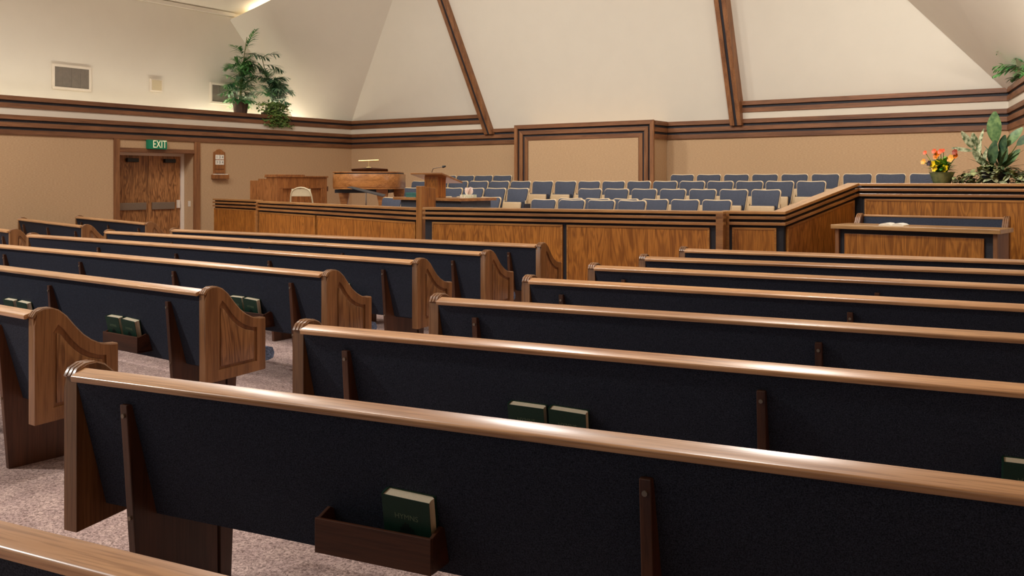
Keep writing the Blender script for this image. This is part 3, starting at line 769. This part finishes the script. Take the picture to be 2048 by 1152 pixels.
m_ = MB(); m_.hexa([(-0.20,-0.19,0.21),(0.20,-0.19,0.21),(0.20,-0.10,0.21),(-0.20,-0.10,0.21),(-0.205,-0.155,0.54),(0.205,-0.155,0.54),(0.205,-0.07,0.54),(-0.205,-0.07,0.54)])
cseat = m_.mesh('seat_pad', 0.015, True); cseat.materials.append(M['bluepad'])
m_ = MB(); m_.box(-0.014,0.014,-0.17,-0.03,0.0,0.40); m_.box(-0.02,0.02,-0.21,0.0,0.0,0.02)
cstd = m_.mesh('standard', 0.003); cstd.materials.append(M['darkmetal'])
m_ = MB(); m_.box(-0.02,0.02,-0.26,-0.02,0.02,0.50)
cend = m_.mesh('end_panel', 0.006); cend.materials.append(M['darkmetal'])
m_ = MB(); m_.box(-0.012,0.012,-0.09,-0.03,0.38,0.56)
cbrk = m_.mesh('bracket', 0.003); cbrk.materials.append(M['cream'])
def choir_row(y, zt, x0, x1, n, rowname, side, ends=True):
    p = (x1-x0)/n
    for i in range(n):
        if n == 1: lab = 'lone blue choir chair %s' % rowname
        else:
            lab = 'blue choir chair, %s from %s end, %s' % (ORD[i+1] if i < n-1 else 'last', side, rowname)
        t = thing('choir_chair', lab, 'chair', (x0+p*(i+0.5), y-0.06, zt), 0, 'choir chairs on the tiers')
        inst('backrest_shell', shell, t); inst('back_pad', cpad, t); inst('seat_pan', cpan, t); inst('seat_pad', cseat, t)
        inst('standard', cstd, t, (-p/2, 0, 0)); inst('bracket', cbrk, t, (-p/2+0.02, 0, 0))
        if i == n-1:
            inst('standard', cstd, t, (p/2, 0, 0)); inst('bracket', cbrk, t, (p/2-0.02, 0, 0)); inst('end_panel', cend, t, (p/2+0.035, 0, 0))
        if i == 0:
            inst('end_panel', cend, t, (-p/2-0.035, 0, 0))
choir_row(16.70, 0.863, -7.76, -2.83, 9, 'back row right of framed panel', 'panel')
choir_row(16.70, 0.863, -13.56, -11.50, 4, 'back row left of framed panel', 'left')
choir_row(15.80, 0.735, -13.63, -4.46, 17, 'long row below framed panel', 'left')
choir_row(14.90, 0.595, -8.79, -4.92, 7, 'second row right of choir aisle', 'aisle')
choir_row(14.90, 0.595, -13.08, -9.85, 6, 'second row left of choir aisle', 'left')
choir_row(14.00, 0.435, -8.67, -5.41, 6, 'lowest full row right of aisle', 'aisle')
choir_row(14.00, 0.435, -12.16, -9.856, 4, 'lowest row behind the pulpit', 'left')
choir_row(13.10, 0.43, -8.65, -6.45, 4, 'short row behind central railing', 'left')
choir_row(13.00, 0.43, -11.95, -11.40, 1, 'behind the railing, between music stand and pulpit', 'left')

# ------------------------------------------------------------------ pews
def pew_end(mirror):
    """end panel meshes; outer face towards +x (mirror: -x). returns (body, panel)"""
    prof = [(-0.035,0.30),(-0.035,0.845),(-0.02,0.868),(0.01,0.880),(0.05,0.880),(0.085,0.866),(0.125,0.832),(0.17,0.775),(0.215,0.725),(0.26,0.690),(0.31,0.664),(0.36,0.652),(0.41,0.650),(0.41,0.325)]
    s = -1 if mirror else 1
    body = MB().prism(prof, 0.0, 0.062*s, 'x')
    inner = [(0.06,0.372),(0.06,0.80),(0.085,0.795),(0.115,0.765),(0.155,0.71),(0.20,0.662),(0.25,0.628),(0.30,0.608),(0.345,0.60),(0.345,0.385)]
    ins = [(0.078,0.392),(0.078,0.752),(0.10,0.742),(0.13,0.70),(0.17,0.655),(0.21,0.622),(0.26,0.597),(0.325,0.580),(0.325,0.402)]
    return prof, inner, ins, s
_endcache = {}
def end_meshes(mirror):
    if mirror in _endcache: return _endcache[mirror]
    prof, inner, ins, s = pew_end(mirror)
    d = 0.062*s; rec = 0.050*s
    bm = bmesh.new()
    # solid slab to the recess depth
    me1 = MB().prism(prof, 0.0, rec, 'x')
    # raised frame ring between outline and inner outline, as separate quads strips
    nO = len(prof)
    def near(p):
        return min(range(nO), key=lambda i: (prof[i][0]-p[0])**2+(prof[i][1]-p[1])**2)
    bm.free()
    def ring(mb, outer, inner, x0, x1):
        """bridge two loops by sampling both at the same number of points along a fan of angles"""
        c = (0.17, 0.5); K = 64
        def sample(loop):
            out = []
            for k in range(K):
                a = 2*PI*k/K+0.01; dx, dz = math.cos(a), math.sin(a); best = None
                for i in range(len(loop)):
                    p, q = loop[i], loop[(i+1) % len(loop)]
                    ex, ez = q[0]-p[0], q[1]-p[1]; den = dx*ez-dz*ex
                    if abs(den) < 1e-9: continue
                    tt = ((p[0]-c[0])*ez-(p[1]-c[1])*ex)/den; uu = ((p[0]-c[0])*dz-(p[1]-c[1])*dx)/den
                    if tt > 0 and -1e-6 <= uu <= 1+1e-6 and (best is None or tt > best): best = tt
                out.append((c[0]+dx*best, c[1]+dz*best))
            # keep the corners of the loop sharp: snap the closest sample to each corner
            for v in loop:
                j = min(range(K), key=lambda i: (out[i][0]-v[0])**2+(out[i][1]-v[1])**2)
                if (out[j][0]-v[0])**2+(out[j][1]-v[1])**2 < 0.0012: out[j] = v
            return out
        o, i_ = sample(outer), sample(inner)
        vs = [(x1, *p) for p in o]+[(x1, *p) for p in i_]+[(x0, *p) for p in i_]+[(x0, *p) for p in o]
        fs = []
        for k in range(K):
            n = (k+1) % K
            fs += [(k, n, K+n, K+k), (K+k, K+n, 2*K+n, 2*K+k), (3*K+k, k, n, 3*K+n)]
        mb.add(vs, fs)
    ring(me1, prof, inner, rec, d)
    body = me1.mesh('pew_end', 0.0, True); body.materials.append(M['end'])
    pn = MB().prism(ins, rec-0.002*s, d-0.004*s, 'x').mesh('end_inset', 0.0065, True); pn.materials.append(M['endpanel'])
    # moulded cap over the top edge: three rolls
    capm = MB()
    top = prof[1:13]
    for j in range(3):
        xx = d*(0.2+0.3*j)
        capm.tube([(xx, y, z-0.004) for y, z in top], 0.0115, 6)
    cm = capm.mesh('end_moulding', 0.0, True); cm.materials.append(M['end'])
    # back edge fillets
    _endcache[mirror] = (body, pn, cm)
    return _endcache[mirror]

lp = [(-0.045,0.772),(-0.022,0.772),(0.118,0.40),(0.16,0.375),(0.385,0.372),(0.39,0.0),(0.015,0.0)]
legm = MB().prism(lp, -0.016, 0.016, 'x').mesh('leg', 0.003); legm.materials.append(M['leg'])
fp = [(0.395,0.0),(0.395,0.36),(0.475,0.37),(0.455,0.0)]
footm = MB().prism(fp, -0.022, 0.022, 'x').mesh('foot_post', 0.003); footm.materials.append(M['leg'])
def screw_mesh():
    m = MB().tube([(0, 0.0, 0), (0, -0.006, 0)], 0.0075, 10).mesh('screw'); m.materials.append(M['steel']); return m
scr = screw_mesh()
rk = MB()
rackm = {}
def rack(parent, x0, wdt=0.40):
    key = round(wdt, 2)
    if key not in rackm:
        a = MB(); a.box(0, wdt, -0.035, -0.023, 0.405, 0.510)
        b_ = MB(); b_.box(0.0, wdt, -0.023, 0.07, 0.405, 0.415)
        c_ = MB(); c_.prism([(-0.023,0.405),(-0.023,0.508),(0.03,0.525),(0.048,0.515),(0.075,0.405)], 0, 0.012, 'x')
        ms = [a.mesh('rack_front', 0.002), b_.mesh('rack_floor'), c_.mesh('rack_side', 0.002)]
        for m in ms: m.materials.append(M['rack'])
        rackm[key] = ms
    t = rackm[key]
    f = inst('book_rack', t[0], parent, (x0, 0, 0))
    inst('rack_floor', t[1], f); inst('rack_side', t[2], f, (0, 0, 0)); inst('rack_side', t[2], f, (wdt-0.012, 0, 0))

def pew(label, origin, ang, L, legs, ends=(True, True), racks=(), seat=True, screws=True, z=0.0):
    t = thing('pew', label, 'pew', (origin[0], origin[1], z), ang, 'oak pews with navy backs')
    e0 = 0.0
    # tilted cap with softened edges
    cs = [(0.0,0.870),(-0.0535,0.8545),(-0.0590,0.8505),(-0.0605,0.846),(-0.0575,0.8325),(-0.053,0.831),(0.006,0.848),(0.0085,0.858),(0.006,0.867)]
    MB().prism(cs, 0.0, L, 'x').build('cap_rail', M['rail'], t, smooth=True)
    bk_ = [(-0.040,0.838),(0.002,0.848),(0.05,0.70),(0.150,0.385),(0.140,0.362),(0.115,0.353),(0.088,0.366)]
    MB().prism(bk_, 0.004, L-0.004, 'x').build('backrest', M['navy'], t)
    if seat:
        st = [(0.15,0.372),(0.12,0.425),(0.40,0.452),(0.48,0.452),(0.52,0.440),(0.535,0.405),(0.525,0.372),(0.49,0.362),(0.40,0.36)]
        MB().prism(st, 0.004, L-0.004, 'x').build('seat', M['seatblue'], t, smooth=True)
    for x in legs:
        l = inst('leg', legm, t, (x, 0, 0)); inst('foot_post', footm, l)
        if screws:
            inst('screw', scr, l, (0, -0.0425, 0.735)); inst('screw', scr, l, (0, -0.0145, 0.38))
    if ends[0]:
        b_, p_, c_ = end_meshes(True)
        e = inst('pew_end', b_, t, (0, 0, 0)); inst('end_inset', p_, e); inst('end_moulding', c_, e)
    if ends[1]:
        b_, p_, c_ = end_meshes(False)
        e = inst('pew_end', b_, t, (L, 0, 0)); inst('end_inset', p_, e); inst('end_moulding', c_, e)
    for r in racks: rack(t, *r)
    return t

def from_right(right, ang, L):
    return (right[0]-L*math.cos(ang), right[1]-L*math.sin(ang))
RL = [0.235, 2.06, 3.88]
rd_ = lambda a: math.radians(a)
right_rows = [  # origin (rail's left end), angle, racks
    ('cut off pew at the very bottom edge, behind every other pew', (-3.00, 0.735), 8.8, ()),
    ('long pew with one hymn book in its rack, second from the bottom edge', (-3.098, 1.832), 9.5, ((1.022, 0.405),)),
    ('long pew with a pair of hymn books in its rack, right of the aisle', (-3.199, 2.978), 9.0, ((1.02, 0.405), (2.82, 0.405))),
    ('pew right of the aisle, two rows ahead of the single hymn book pew', (-3.324, 4.106), 9.0, ()),
    ('fourth pew from the front in the section right of the aisle', (-3.475, 5.272), 7.4, ()),
    ('third pew from the front in the section right of the aisle', (-3.574, 6.343), 7.2, ()),
    ('second pew from the front in the section right of the aisle', (-3.638, 7.347), 8.9, ()),
    ('front pew right of the aisle, before the table with the open book', (-3.744, 8.422), 7.8, ()),
]
PEW = {}
for i, (lab, o, a, r) in enumerate(right_rows):
    PEW['R%d' % i] = (o, rd_(a)); pew(lab, o, rd_(a), 4.12, RL, racks=r)
mid_rows = [
    ('X', 'front pew of the middle section, below the angled railing', (-5.281, 8.12), 2.9, 5.77, ()),
    ('Y', 'second pew from the front in the middle section', (-5.141, 6.966), -1.0, 6.26, ()),
    ('Z', 'third pew from the front in the middle section', (-5.065, 5.908), -1.5, 6.40, ((5.40, 0.42),)),
    ('A', 'fourth pew from the front in the middle section', (-4.934, 4.757), -1.9, 6.5, ((5.43, 0.42),)),
    ('B', 'fifth pew of the middle section, with two pairs of hymn books', (-4.757, 3.582), -2.3, 6.6, ((5.50, 0.42), (3.98, 0.42))),
    ('C', 'rearmost pew of the middle section, only its carved end shows', (-4.67, 2.497), -2.2, 6.6, ()),
]
for k, lab, rt, a, L, r in mid_rows:
    a = rd_(a); o = from_right(rt, a, L)
    lg = [L-0.335-1.493*j for j in range(5) if L-0.335-1.493*j > 0.15]
    PEW[k] = (o, a); pew(lab, o, a, L, lg, racks=r)
for k, lab, rt, a in (('F3', 'short front pew nearest the double door', (-13.084, 8.779), -14.0),
                      ('F2', 'short pew by the side wall, one row behind the door pew', (-13.08, 7.716), -13.9),
                      ('F1', 'short pew by the side wall, two rows behind the door pew', (-12.626, 6.423), -13.0)):
    a = rd_(a); o = from_right(rt, a, 3.54)
    PEW[k] = (o, a); pew(lab, o, a, 3.54, [0.3, 1.77, 3.24])

# ------------------------------------------------------------------ hymn books in the racks
BW, BH, BT = 0.160, 0.202, 0.040
def book_meshes():
    cov = MB(); 
    cov.box(0, BW, -0.002, 0.0, 0, BH); 
    c1 = cov.mesh('front_cover', 0.0); c1.materials.append(M['green'])
    c2 = MB().box(0, BW, BT, BT+0.002, 0, BH).mesh('back_cover'); c2.materials.append(M['green'])
    sp = MB().prism([(0.002,-0.002),(0.002,BT+0.002),(-0.003,BT-0.004),(-0.005,BT/2),(-0.003,0.004)], 0, BH, 'z').mesh('spine', 0, True); sp.materials.append(M['green'])
    pg = MB().prism([(0.0015,0.0),(0.0015,BT),(BW-0.012,BT),(BW-0.003,BT-0.006),(BW-0.006,BT/2),(BW-0.003,0.004),(BW-0.008,0.0)], 0.004, BH-0.004, 'z').mesh('pages'); pg.materials.append(M['page'])
    return c1, c2, sp, pg
BM = book_meshes()
def hymnal(pk, x, label, zb=0.416, dy=0.020, lean=0.30, roll=0.0, words=True):
    (ox, oy), a = PEW[pk]
    ca, sa = math.cos(a), math.sin(a)
    t = thing('hymn_book', label, 'book', (ox+ca*x-sa*dy, oy+sa*x+ca*dy, zb), 0, 'green hymn books in the pew racks')
    t.rotation_euler = (Matrix.Rotation(a, 3, 'Z') @ Matrix.Rotation(0.21, 3, 'X') @ Matrix.Rotation(roll, 3, 'Y')).to_euler()
    for nm, m in zip(('front_cover', 'back_cover', 'spine', 'pages'), BM):
        o = inst(nm, m, t)
        if nm == 'front_cover': fc = o
    if words:
        text('title', 'HYMNS', 0.024, M['gold'], fc, (BW*0.5, -0.0022, BH*0.70), (PI/2, 0, 0), 0.0002)
        e = MB()
        for k, h in enumerate((0.012, 0.022, 0.030, 0.026, 0.018, 0.012)):
            e.box(-0.024+k*0.008, -0.0175+k*0.008, -0.0024, -0.002, 0, h)
        e.box(-0.03, 0.03, -0.0024, -0.002, -0.006, -0.002)
        e.build('emblem', M['blind'], fc, loc=(BW*0.5, 0, BH*0.47))
hymnal('R1', 1.245, 'single green hymn book with title HYMNS in the lowest rack', roll=0.045)
hymnal('R2', 1.030, 'green hymn book with title HYMNS on the aisle side of a pair', roll=0.02)
hymnal('R2', 1.208, 'green hymn book with title HYMNS on the wall side of a pair', roll=0.04)
hymnal('R2', 2.835, 'green hymn book cut by the right edge of the picture')
hymnal('B', 6.6-1.090, 'first of two green hymn books under the fifth pew cap, away from the aisle', roll=0.0)
hymnal('B', 6.6-0.905, 'second of two green hymn books beside the carved end panel, rack below', roll=0.05)
hymnal('B', 6.6-2.575, 'first green hymn book peeping over the rearmost middle pew', roll=0.0)
hymnal('B', 6.6-2.365, 'second green hymn book peeping over the rearmost middle pew', roll=0.03)
hymnal('A', 6.5-1.10, 'green hymn book half hidden behind the fifth pew end', roll=0.0)
hymnal('A', 6.5-0.925, 'green hymn book just ahead of the fifth pew end', roll=0.05)
hymnal('Z', 6.4-0.945, 'green hymn book barely showing past the fourth pew end')
# the racks are placed so that these books stand in them

# ------------------------------------------------------------------ table, bench and open book at the side
p0, p1 = (-2.853, 10.203), (-1.161, 10.002)
tl = math.hypot(p1[0]-p0[0], p1[1]-p0[1])-0.03; ta = math.atan2(p1[1]-p0[1], p1[0]-p0[0])
t = thing('side_table', 'oak table with panelled front and sheen lightened top bearing an open book', 'table', (p0[0], p0[1], 0.28), ta)
MB().box(0, tl, 0, 0.50, 0.735, 0.78).build('table_top', M['tabletop'], t, bevel=0.005)
MB().box(0.035, 0.075, 0.04, 0.46, 0, 0.735).build('side_panel', M['trimz'], t, bevel=0.003)
MB().box(tl-0.075, tl-0.035, 0.04, 0.46, 0, 0.735).build('side_panel', M['trimz'], t, bevel=0.003)
MB().box(0.075, tl-0.075, 0.08, 0.12, 0, 0.735).build('dark_backing', M['groove'], t)
MB().box(0.13, tl-0.16, 0.055, 0.085, 0.03, 0.685).build('front_panel', M['panel'], t, bevel=0.004)
t = thing('open_book', 'open white book lying on the side table', 'book', (-2.22, 10.28, 1.062), ta+0.05)
for sx in (-1, 1):
    pts = [(0,0.004),(0.025*sx,0.024),(0.065*sx,0.028),(0.105*sx,0.020),(0.125*sx,0.009),(0.125*sx,0.0),(0,0.0)]
    MB().prism(pts, -0.10, 0.10, 'y').build('page_block', M['paper'], t, smooth=True)
MB().box(-0.13, 0.13, -0.105, 0.105, -0.0015, 0.0005).build('cover', M['beigemetal'], t)
# bench behind the table
pew('low pew style bench standing behind the side table', (-1.307, 11.30), math.radians(178.2), 1.48, [0.3, 1.2], seat=True, screws=False, z=0.265)

# ------------------------------------------------------------------ planter plants on the upper railing
struct(MB().box(-2.75, -0.72, 12.01, 12.55, 0.43, 1.485).build('floor_planter_shelf', M['groove']))
t = thing('flower_vase', 'mottled green vase of orange and yellow flowers on the upper railing', 'flowers', (-2.07, 12.12, 1.485))
MB().lathe([(0.085,0),(0.10,0.02),(0.135,0.13),(0.145,0.15),(0.125,0.15),(0.115,0.11)], 0, 0, 14).build('vase', M['vase'], t, smooth=True)
def blossom(c, r, mat, n=6, face=(-0.45, -0.85, 0.3)):
    f = Vector(face).normalized(); mb = MB()
    u = f.cross(Vector((0,0,1))).normalized(); v = u.cross(f)
    for k in range(n):
        a = 2*PI*k/n+random.random()*0.3; d = u*math.cos(a)+v*math.sin(a)+f*0.35
        mb.leaf(c, d, f, r, r*0.95, 0.25, -0.05, 4)
    mb.build('blossom', mat, t, smooth=True)
sm = MB(); gm = MB()
def stalk(p, q):
    p, q = Vector(p), Vector(q); m = (p+q)/2+Vector((0,0,0.02)); sm.tube([p, m, q], 0.004, 5)
def pxl(u, v, y=0.0):   # position in metres relative to the vase for a spot seen at that place of the bouquet
    return (u, y, v)
for (u, v, r, mt) in [(-0.07,0.40,0.028,'coral'),(-0.035,0.365,0.038,'orange'),(0.0,0.395,0.03,'coral'),(-0.05,0.34,0.034,'orange'),(0.03,0.405,0.022,'coral'),
                      (-0.17,0.385,0.024,'coral'),(-0.185,0.275,0.032,'peach'),(0.11,0.31,0.042,'peach'),(0.16,0.385,0.034,'rust'),(0.165,0.34,0.03,'orange'),
                      (-0.085,0.245,0.034,'yellow'),(-0.03,0.255,0.036,'yellow'),(0.0,0.27,0.032,'yellow'),(-0.06,0.19,0.036,'yellow'),(0.045,0.185,0.044,'yellow'),(0.06,0.21,0.03,'yellow'),(-0.125,0.255,0.03,'violet')]:
    yy = random.uniform(-0.09, -0.03); blossom((u, yy, v), r*1.3, M[mt]); stalk((u*0.3, -0.01, 0.13), (u, yy, v))
for k in range(90):
    a = random.uniform(0, 2*PI); e = random.uniform(0.3, 1.3)
    gm.leaf((random.uniform(-0.05,0.05), random.uniform(-0.05,0.03), random.uniform(0.13,0.22)), (math.cos(a)*math.cos(e), math.sin(a)*math.cos(e), math.sin(e)), (0,0,1), random.uniform(0.09,0.17), 0.05, 0.2, 0.35, 4)
for k in range(22):
    a = random.uniform(0, 2*PI)
    gm.leaf((0.0, 0.0, 0.18), (math.cos(a), math.sin(a)*0.8, random.uniform(0.05, 0.5)), (0,0,1), random.uniform(0.11,0.18), 0.045, 0.2, 0.3, 4)
sm.build('stems', M['sprig'], t); g_ = gm.build('foliage', M['sprig'], t, smooth=True)

t = thing('potted_plant', 'large leafy potted plant with cream splashed leaves on the upper railing', 'plant', (-1.50, 12.22, 1.485))
MB().lathe([(0.12,0),(0.16,0.14),(0.17,0.15),(0.14,0.15),(0.13,0.10)], 0, 0, 12).build('pot', M['groove'], t, smooth=True)
def bigleaf(base, tip, wid, mat, fold=0.12, curl=0.1, up=(-0.5,-0.85,0.25)):
    d = Vector(tip)-Vector(base); MB().leaf(base, d, up, d.length, wid, fold, curl, 8).build('leaf', mat, t, smooth=True)
    MB().tube([(0,0,0.10), ((base[0])*0.5, base[1]*0.5, (0.10+base[2])/2), base], 0.006, 5).build('stalk', M['stem'], t)
bigleaf((0.0,-0.02,0.48), (-0.03,-0.05,0.86), 0.20, M['dieff'])
bigleaf((0.06,-0.02,0.36), (0.09,-0.08,0.58), 0.12, M['dieffdark'])
bigleaf((0.10,0.0,0.44), (0.26,0.02,0.68), 0.13, M['dieff'])
bigleaf((-0.04,-0.02,0.22), (-0.02,-0.06,0.52), 0.15, M['dieffdark'])
bigleaf((0.05,-0.02,0.22), (0.10,-0.08,0.46), 0.15, M['dieffdark'])
bigleaf((0.08,-0.02,0.20), (0.24,-0.05,0.42), 0.12, M['dieff'])
bigleaf((0.22,-0.05,0.46), (0.36,-0.10,0.58), 0.11, M['dieffdark'])
for (bx, bz, tx, tz, ww) in [(-0.22,0.42,-0.36,0.63,0.09),(-0.19,0.44,-0.24,0.61,0.10),(-0.18,0.42,-0.13,0.66,0.05),(-0.24,0.40,-0.46,0.445,0.05),(-0.20,0.28,-0.16,0.50,0.09),(-0.12,0.24,-0.24,0.42,0.09),(-0.14,0.18,-0.10,0.42,0.07)]:
    bigleaf((bx,-0.06,bz), (tx,-0.12,tz), ww, M['variegated'])
for k in range(34):
    a = random.uniform(0, 2*PI); L_ = random.uniform(0.22, 0.46); e = random.uniform(0.1, 1.1)
    b0 = (random.uniform(-0.05,0.05), -0.02, 0.14)
    bigleaf(b0, (b0[0]+math.cos(a)*math.cos(e)*L_, b0[1]+math.sin(a)*math.cos(e)*L_*0.6-0.03, b0[2]+math.sin(e)*L_), 0.035, M['dieffdark'], 0.2, 0.3, (0,0,1))
pm = MB()
for k in range(420):
    x = random.gauss(0.02, 0.25); y = random.uniform(-0.18, 0.14); z = 0.02+random.random()*0.26*max(0.2, 1-abs(x)/0.6)
    a = random.uniform(0, 2*PI)
    pm.leaf((x, y, z), (math.cos(a), math.sin(a)-0.3, random.uniform(-0.5, 0.4)), (0,0,1), random.uniform(0.06,0.115), random.uniform(0.04,0.065), 0.15, 0.3, 4)
o = pm.build('trailing_leaves', M['pothos'], t, smooth=True); o['kind'] = 'stuff'
for k in range(14):
    x = random.uniform(-0.1, 0.5); a = random.uniform(PI, 2*PI); z = random.uniform(0.0, 0.16)
    MB().leaf((x, -0.16, z), (math.cos(a)*0.6, -0.5, random.uniform(-0.7, 0.3)), (0,-0.4,0.9), random.uniform(0.08,0.13), random.uniform(0.05,0.075), 0.15, 0.2, 5).build('leaf', M['variegated'], t, smooth=True)

# ------------------------------------------------------------------ palms and ivy on the ledge
def frond(base, d, L, nl, ll, droop, mat, parent, wl=0.04):
    mb = MB(); base = Vector(base); d = Vector(d).normalized(); pts = []
    n = 8
    for i in range(n+1):
        s = i/n; pts.append(base+d*L*s-Vector((0,0,1))*droop*L*s*s)
    mb.tube(pts, 0.006, 4, 0.002)
    for i in range(nl):
        s = 0.18+0.82*i/(nl-1); k = min(n-1, int(s*n)); fr_ = s*n-k
        p = pts[k].lerp(pts[k+1], fr_); dd = (pts[k+1]-pts[k]).normalized()
        side = dd.cross(Vector((0,0,1)))
        if side.length < 0.05: side = dd.cross(Vector((1,0,0)))
        side.normalize()
        l2 = ll*(0.55+0.6*math.sin(PI*min(1, s*0.9+0.05)))
        for sg in (-1, 1):
            v = (side*sg*0.8+dd*0.75+Vector((0,0,random.uniform(-0.45,0.45)))).normalized()
            mb.leaf(p, v, (0,0,1), l2, wl, 0.2, 0.25, 3)
    mb.build('frond', mat, parent, smooth=True)
ZS = 3.02
t = thing('palm_plant', 'tall artificial palm in a brown basket on the ledge', 'plant', (-17.30, 14.02, ZS))
MB().lathe([(0.13,0),(0.15,0.10),(0.18,0.34),(0.19,0.36),(0.16,0.36),(0.15,0.30)], 0, 0, 14).build('basket', M['basket'], t, smooth=True)
MB().tube([(0,0,0.25),(0.0,0.03,0.8),(0.02,0.08,1.35),(0.03,0.16,1.85)], 0.016, 6, 0.008).build('stem', M['stem'], t, smooth=True)
MB().tube([(0.03,0,0.25),(0.05,-0.05,0.7),(0.06,-0.07,1.1)], 0.014, 6, 0.008).build('stem', M['stem'], t, smooth=True)
frond((0.02,0.10,1.50), (0.05,0.45,0.9), 0.62, 18, 0.20, 0.05, M['palm'], t, 0.034)
frond((0.02,0.06,1.40), (0.2,-0.7,0.55), 0.40, 13, 0.20, 0.1, M['palm'], t, 0.034)
frond((0.02,0.08,1.45), (0.3,0.9,0.2), 0.60, 17, 0.20, 0.30, M['palmdark'], t, 0.027)
frond((0.02,0.06,1.30), (0.3,0.85,-0.05), 0.55, 16, 0.20, 0.35, M['palmdark'], t, 0.027)
for k in range(64):
    a = random.uniform(0, 2*PI); h = random.uniform(0.40, 1.22); e = random.uniform(0.0, 1.25)
    L_ = random.uniform(0.34, 0.52)*(1.0 if h < 0.95 else 0.8)
    frond((0.02*math.cos(a), 0.02*math.sin(a)-0.02, h), (math.cos(a)*math.cos(e)*0.8+0.1, math.sin(a)*math.cos(e), math.sin(e)), L_, 12, 0.19, 0.32, M['palm'] if k % 3 else M['palmdark'], t, 0.027)
for k in range(10):
    a = 2*PI*k/10; frond((0,0,0.36), (math.cos(a), math.sin(a), random.uniform(0.2, 0.6)), random.uniform(0.30, 0.42), 7, 0.15, 0.5, M['palm'], t, 0.05)
t = thing('palm_plant', 'leaning dark palm rising out of the trailing ivy on the ledge', 'plant', (-17.26, 14.90, ZS))
MB().lathe([(0.12,0),(0.15,0.22),(0.16,0.24),(0.13,0.24),(0.12,0.18)], 0, 0, 12).build('pot', M['basket'], t, smooth=True)
MB().tube([(0,0.05,0.15),(0,0.0,0.6),(0,-0.18,1.1),(0.02,-0.32,1.45)], 0.016, 6, 0.007).build('stem', M['stem'], t, smooth=True)
frond((0.0,-0.30,1.38), (0.2,-0.75,0.35), 0.50, 16, 0.20, 0.3, M['palmdark'], t, 0.027)
frond((0.0,-0.32,1.40), (0.2,0.5,0.4), 0.50, 16, 0.20, 0.35, M['palmdark'], t, 0.027)
frond((0.0,-0.25,1.25), (0.2,0.8,0.15), 0.50, 16, 0.20, 0.35, M['palmdark'], t, 0.027)
for k in range(52):
    a = random.uniform(-0.4*PI, 0.9*PI) if k % 2 else random.uniform(0, 2*PI); h = random.uniform(0.36, 0.95); e = random.uniform(0.1, 1.15)
    off = -0.18*max(0, h-0.6)/0.5
    frond((0.0, off, h), (math.cos(a)*math.cos(e)*0.8+0.1, math.sin(a)*math.cos(e), math.sin(e)), random.uniform(0.38, 0.56), 12, 0.19, 0.32, M['palmdark'] if k % 4 else M['palm'], t, 0.03)
t = thing('ivy_plant', 'bushy green ivy spilling over the ledge boards', 'plant', (-17.02, 14.80, ZS))
MB().box(-0.14, -0.03, -0.30, 0.30, 0.0, 0.12).build('trough', M['basket'], t)
im = MB()
for k in range(900):
    y = random.gauss(0, 0.21); z = random.uniform(-0.22, 0.36); 
    if abs(y) > 0.46: continue
    x = random.uniform(0.06, 0.16) if z < 0.08 else random.uniform(-0.2, 0.14)
    a = random.uniform(0, 2*PI)
    im.leaf((x, y, z), (0.4+0.4*math.cos(a), math.sin(a), random.uniform(-0.7, 0.5)), (0.6,0,0.8), random.uniform(0.05,0.085), random.uniform(0.04,0.065), 0.15, 0.2, 3)
o = im.build('ivy_leaves', M['ivy'], t, smooth=True); o['kind'] = 'stuff'
vm = MB()
for k in range(9):
    y = -0.35+k*0.09; vm.tube([(-0.08, y*0.7, 0.12), (0.05, y, 0.12), (0.09, y, 0.0), (0.09, y+0.03, -0.18)], 0.004, 4)
vm.build('vines', M['stem'], t)
# leafy plant on the right hand ledge
pr_ = R0+rd*0.95+rn*0.13
t = thing('ledge_plant', 'green leafy plant on the far ledge, cut by the picture edge', 'plant', (pr_.x, pr_.y, 2.84))
MB().lathe([(0.10,0),(0.12,0.22),(0.10,0.22),(0.09,0.18)], 0, 0, 10).build('pot', M['basket'], t, smooth=True)
for k in range(46):
    a = random.uniform(0, 2*PI); e = random.uniform(-0.1, 1.2)
    frond((0,0,random.uniform(0.24, 0.62)), (math.cos(a)*math.cos(e), math.sin(a)*math.cos(e), math.sin(e)), random.uniform(0.34, 0.5), 8, 0.14, 0.35, M['palm'], t, 0.045)

# lettering as plain meshes
bpy.context.view_layer.update()
dg = bpy.context.evaluated_depsgraph_get()
for o in [o for o in S.objects if o.type == 'FONT']:
    me = bpy.data.meshes.new_from_object(o.evaluated_get(dg)); me.name = o.name
    n = bpy.data.objects.new(o.name, me); COL.objects.link(n)
    n.parent = o.parent; n.location = o.location; n.rotation_euler = o.rotation_euler; n.scale = o.scale
    nm = o.name; bpy.data.objects.remove(o); n.name = nm
